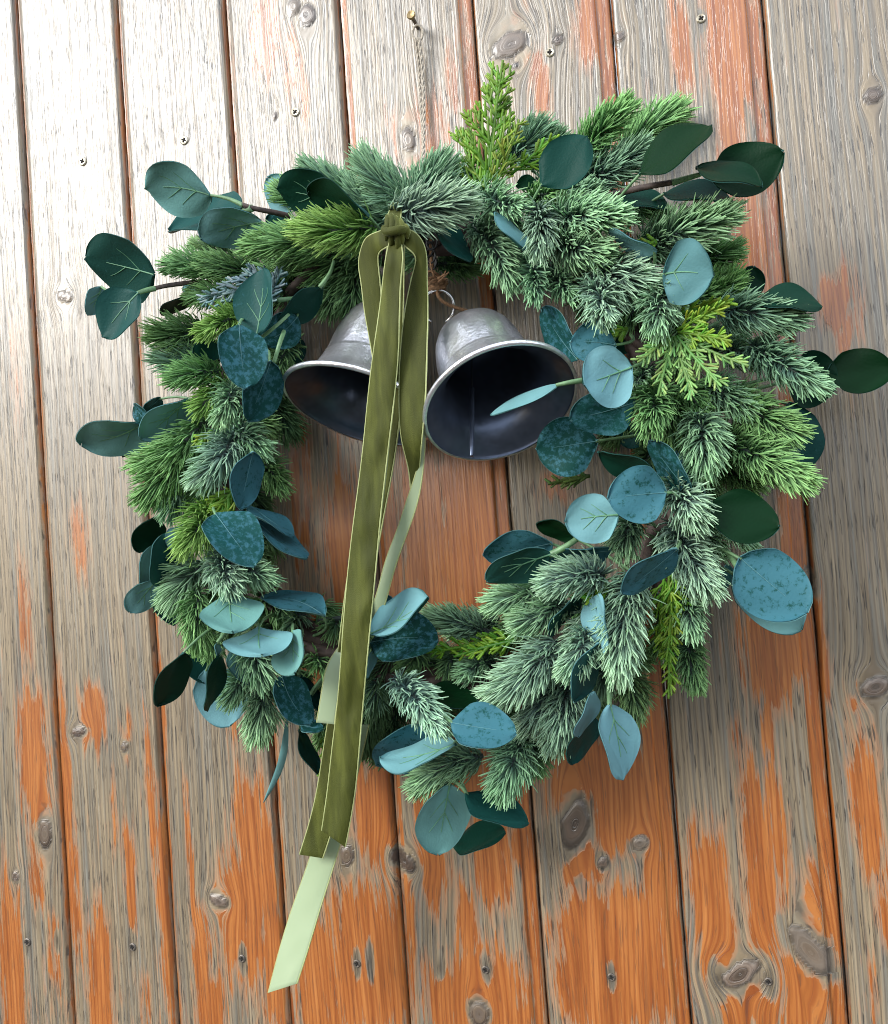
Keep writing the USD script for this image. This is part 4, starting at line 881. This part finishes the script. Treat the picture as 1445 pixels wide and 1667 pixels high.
# right loop, which turns over at the bottom and runs back as a pale tail
band([(652, 394, 658, 372, 110, 108), (663, 404, 676, 379, 112, 109), (674, 414, 689, 396, 110, 107), (673, 440, 695, 440, 106, 104), (660, 500, 696, 502, 104, 102), (651, 580, 694, 582, 106, 108), (649, 660, 691, 662, 108, 110), (654, 720, 686, 722, 106, 108), (664, 762, 682, 764, 100, 99), (668, 795, 676, 798, 98, 97)], "ribbon_loop", VELVET, SATIN, 90, 0.05, ripple=.003)
band([(687, 690, 692, 690, 102, 101), (684, 730, 691, 731, 101, 100), (676, 772, 687, 776, 99, 98), (664, 808, 680, 814, 97, 97), (646, 862, 662, 868, 92, 94), (625, 920, 641, 928, 90, 92), (608, 980, 626, 984, 88, 88), (582, 1020, 608, 1024, 84, 85), (552, 1052, 580, 1058, 86, 87), (534, 1080, 564, 1084, 90, 88), (524, 1122, 552, 1124, 93, 90), (515, 1176, 544, 1179, 94, 92)], "ribbon_tail", SATIN, VELVET, 110, 0.03)
# front velvet tail
band([(634, 392, 652, 392, 112, 113), (629, 412, 655, 412, 114, 115), (623, 455, 652, 455, 112, 114), (617, 505, 650, 505, 111, 113), (605, 590, 647, 590, 110, 112), (597, 660, 640, 660, 109, 111), (589, 740, 630, 741, 108, 110), (575, 850, 618, 852, 108, 110), (564, 950, 609, 952, 108, 110), (556, 1050, 599, 1052, 107, 109), (550, 1130, 592, 1132, 104, 106), (541, 1210, 585, 1212, 100, 102), (532, 1290, 577, 1294, 97, 99), (523, 1352, 562, 1379, 95, 97)], "ribbon_tail", VELVET, SATIN, 150, 0.06, ripple=.0065)
# tie: a strip that comes up over the wreath, upright pleats and a slim wrap round them
band([(637, 330, 653, 328, 86, 84), (633, 345, 653, 344, 102, 100), (630, 360, 651, 360, 112, 110), (632, 376, 648, 378, 114, 112)], "ribbon_strip", VELVET, SATIN, 30, 0.12)
for x0, y0, x1, y1, r in [(630, 352, 628, 392, .0020), (637, 350, 636, 400, .0023), (644, 354, 647, 408, .0022), (651, 358, 654, 398, .0021), (658, 366, 663, 388, .0017)]:
    pth = smooth_path([at(x0, y0, .112), at((x0 + x1) / 2 + 2, (y0 + y1) / 2, .1165), at(x1, y1, .113)], 14)
    build("ribbon_pleat", *tube(pth, r * np.sin(np.pi * np.linspace(.16, .90, 14)) ** .7, 10), VELVET, rib)
pth = smooth_path([at(625, 371, .110), at(637, 377, .1195), at(652, 374, .1190), at(664, 380, .110)], 16)
build("ribbon_wrap", *tube(pth, .0025 * np.sin(np.pi * np.linspace(.15, .85, 16)) ** .5, 10), VELVET, rib)

# ------------------------------------------------------------------ jute cord and the screw it hangs from
hook = thing("cord_screw", "small brass screw standing out of the wall above the jute cord", "screw", at(680, 46))
c = at(680, 46)
sh = [c + np.array([0, 0.004, 0]), c + np.array([0, -0.014, 0.001])]
build("shank", *tube(smooth_path(sh, 6), .0014, 8), SCREW_OLD, hook)
pr = np.array([(0.0, 0.0008), (0.0012, 0.0008), (0.0026, 0.0012), (0.0031, 0.0004), (0.0028, -0.0008), (0.0014, -0.0020)])
hd = trimesh.creation.revolve(pr[::-1], sections=20); hv = np.asarray(hd.vertices)
build("head", np.c_[hv[:, 0], -hv[:, 2], hv[:, 1]] + sh[1], hd.faces, plain("brass_screw", (0.30, 0.22, 0.11), .45, .2, 900, metallic=.8), hook, smooth=35)
cord = thing("jute_cord", "twisted pale jute cord running up from the wreath to the brass screw", "cord", at(688, 300, .01))
base = smooth_path([at(682, 62, .009), at(688, 120, .006), at(690, 200, .006), at(688, 262, .012), at(676, 320, .03), at(668, 350, .045)], 120)
base2 = smooth_path([at(676, 62, .009), at(681, 100, .005), at(684, 160, .005), at(687, 262, .011), at(668, 320, .03)], 120)
for q in range(3):
    ph = np.linspace(0, 60, 120) + q * 2.094
    build("ply", *tube(base + 0.0007 * (np.cos(ph)[:, None] * RIGHT + np.sin(ph)[:, None] * TOWARD), .0006, 6), JUTE, cord)
    build("ply", *tube(base2 + 0.0006 * (np.cos(ph)[:, None] * RIGHT + np.sin(ph)[:, None] * TOWARD), .00055, 6), JUTE, cord)
lp = np.linspace(0.0, 2 * np.pi, 30)
build("loop", *tube(at(680, 54, .008) + np.outer(np.cos(lp), [.0036, 0, 0]) + np.outer(np.sin(lp), [0, -.001, .0050]), .0009, 6, caps=False), JUTE, cord)
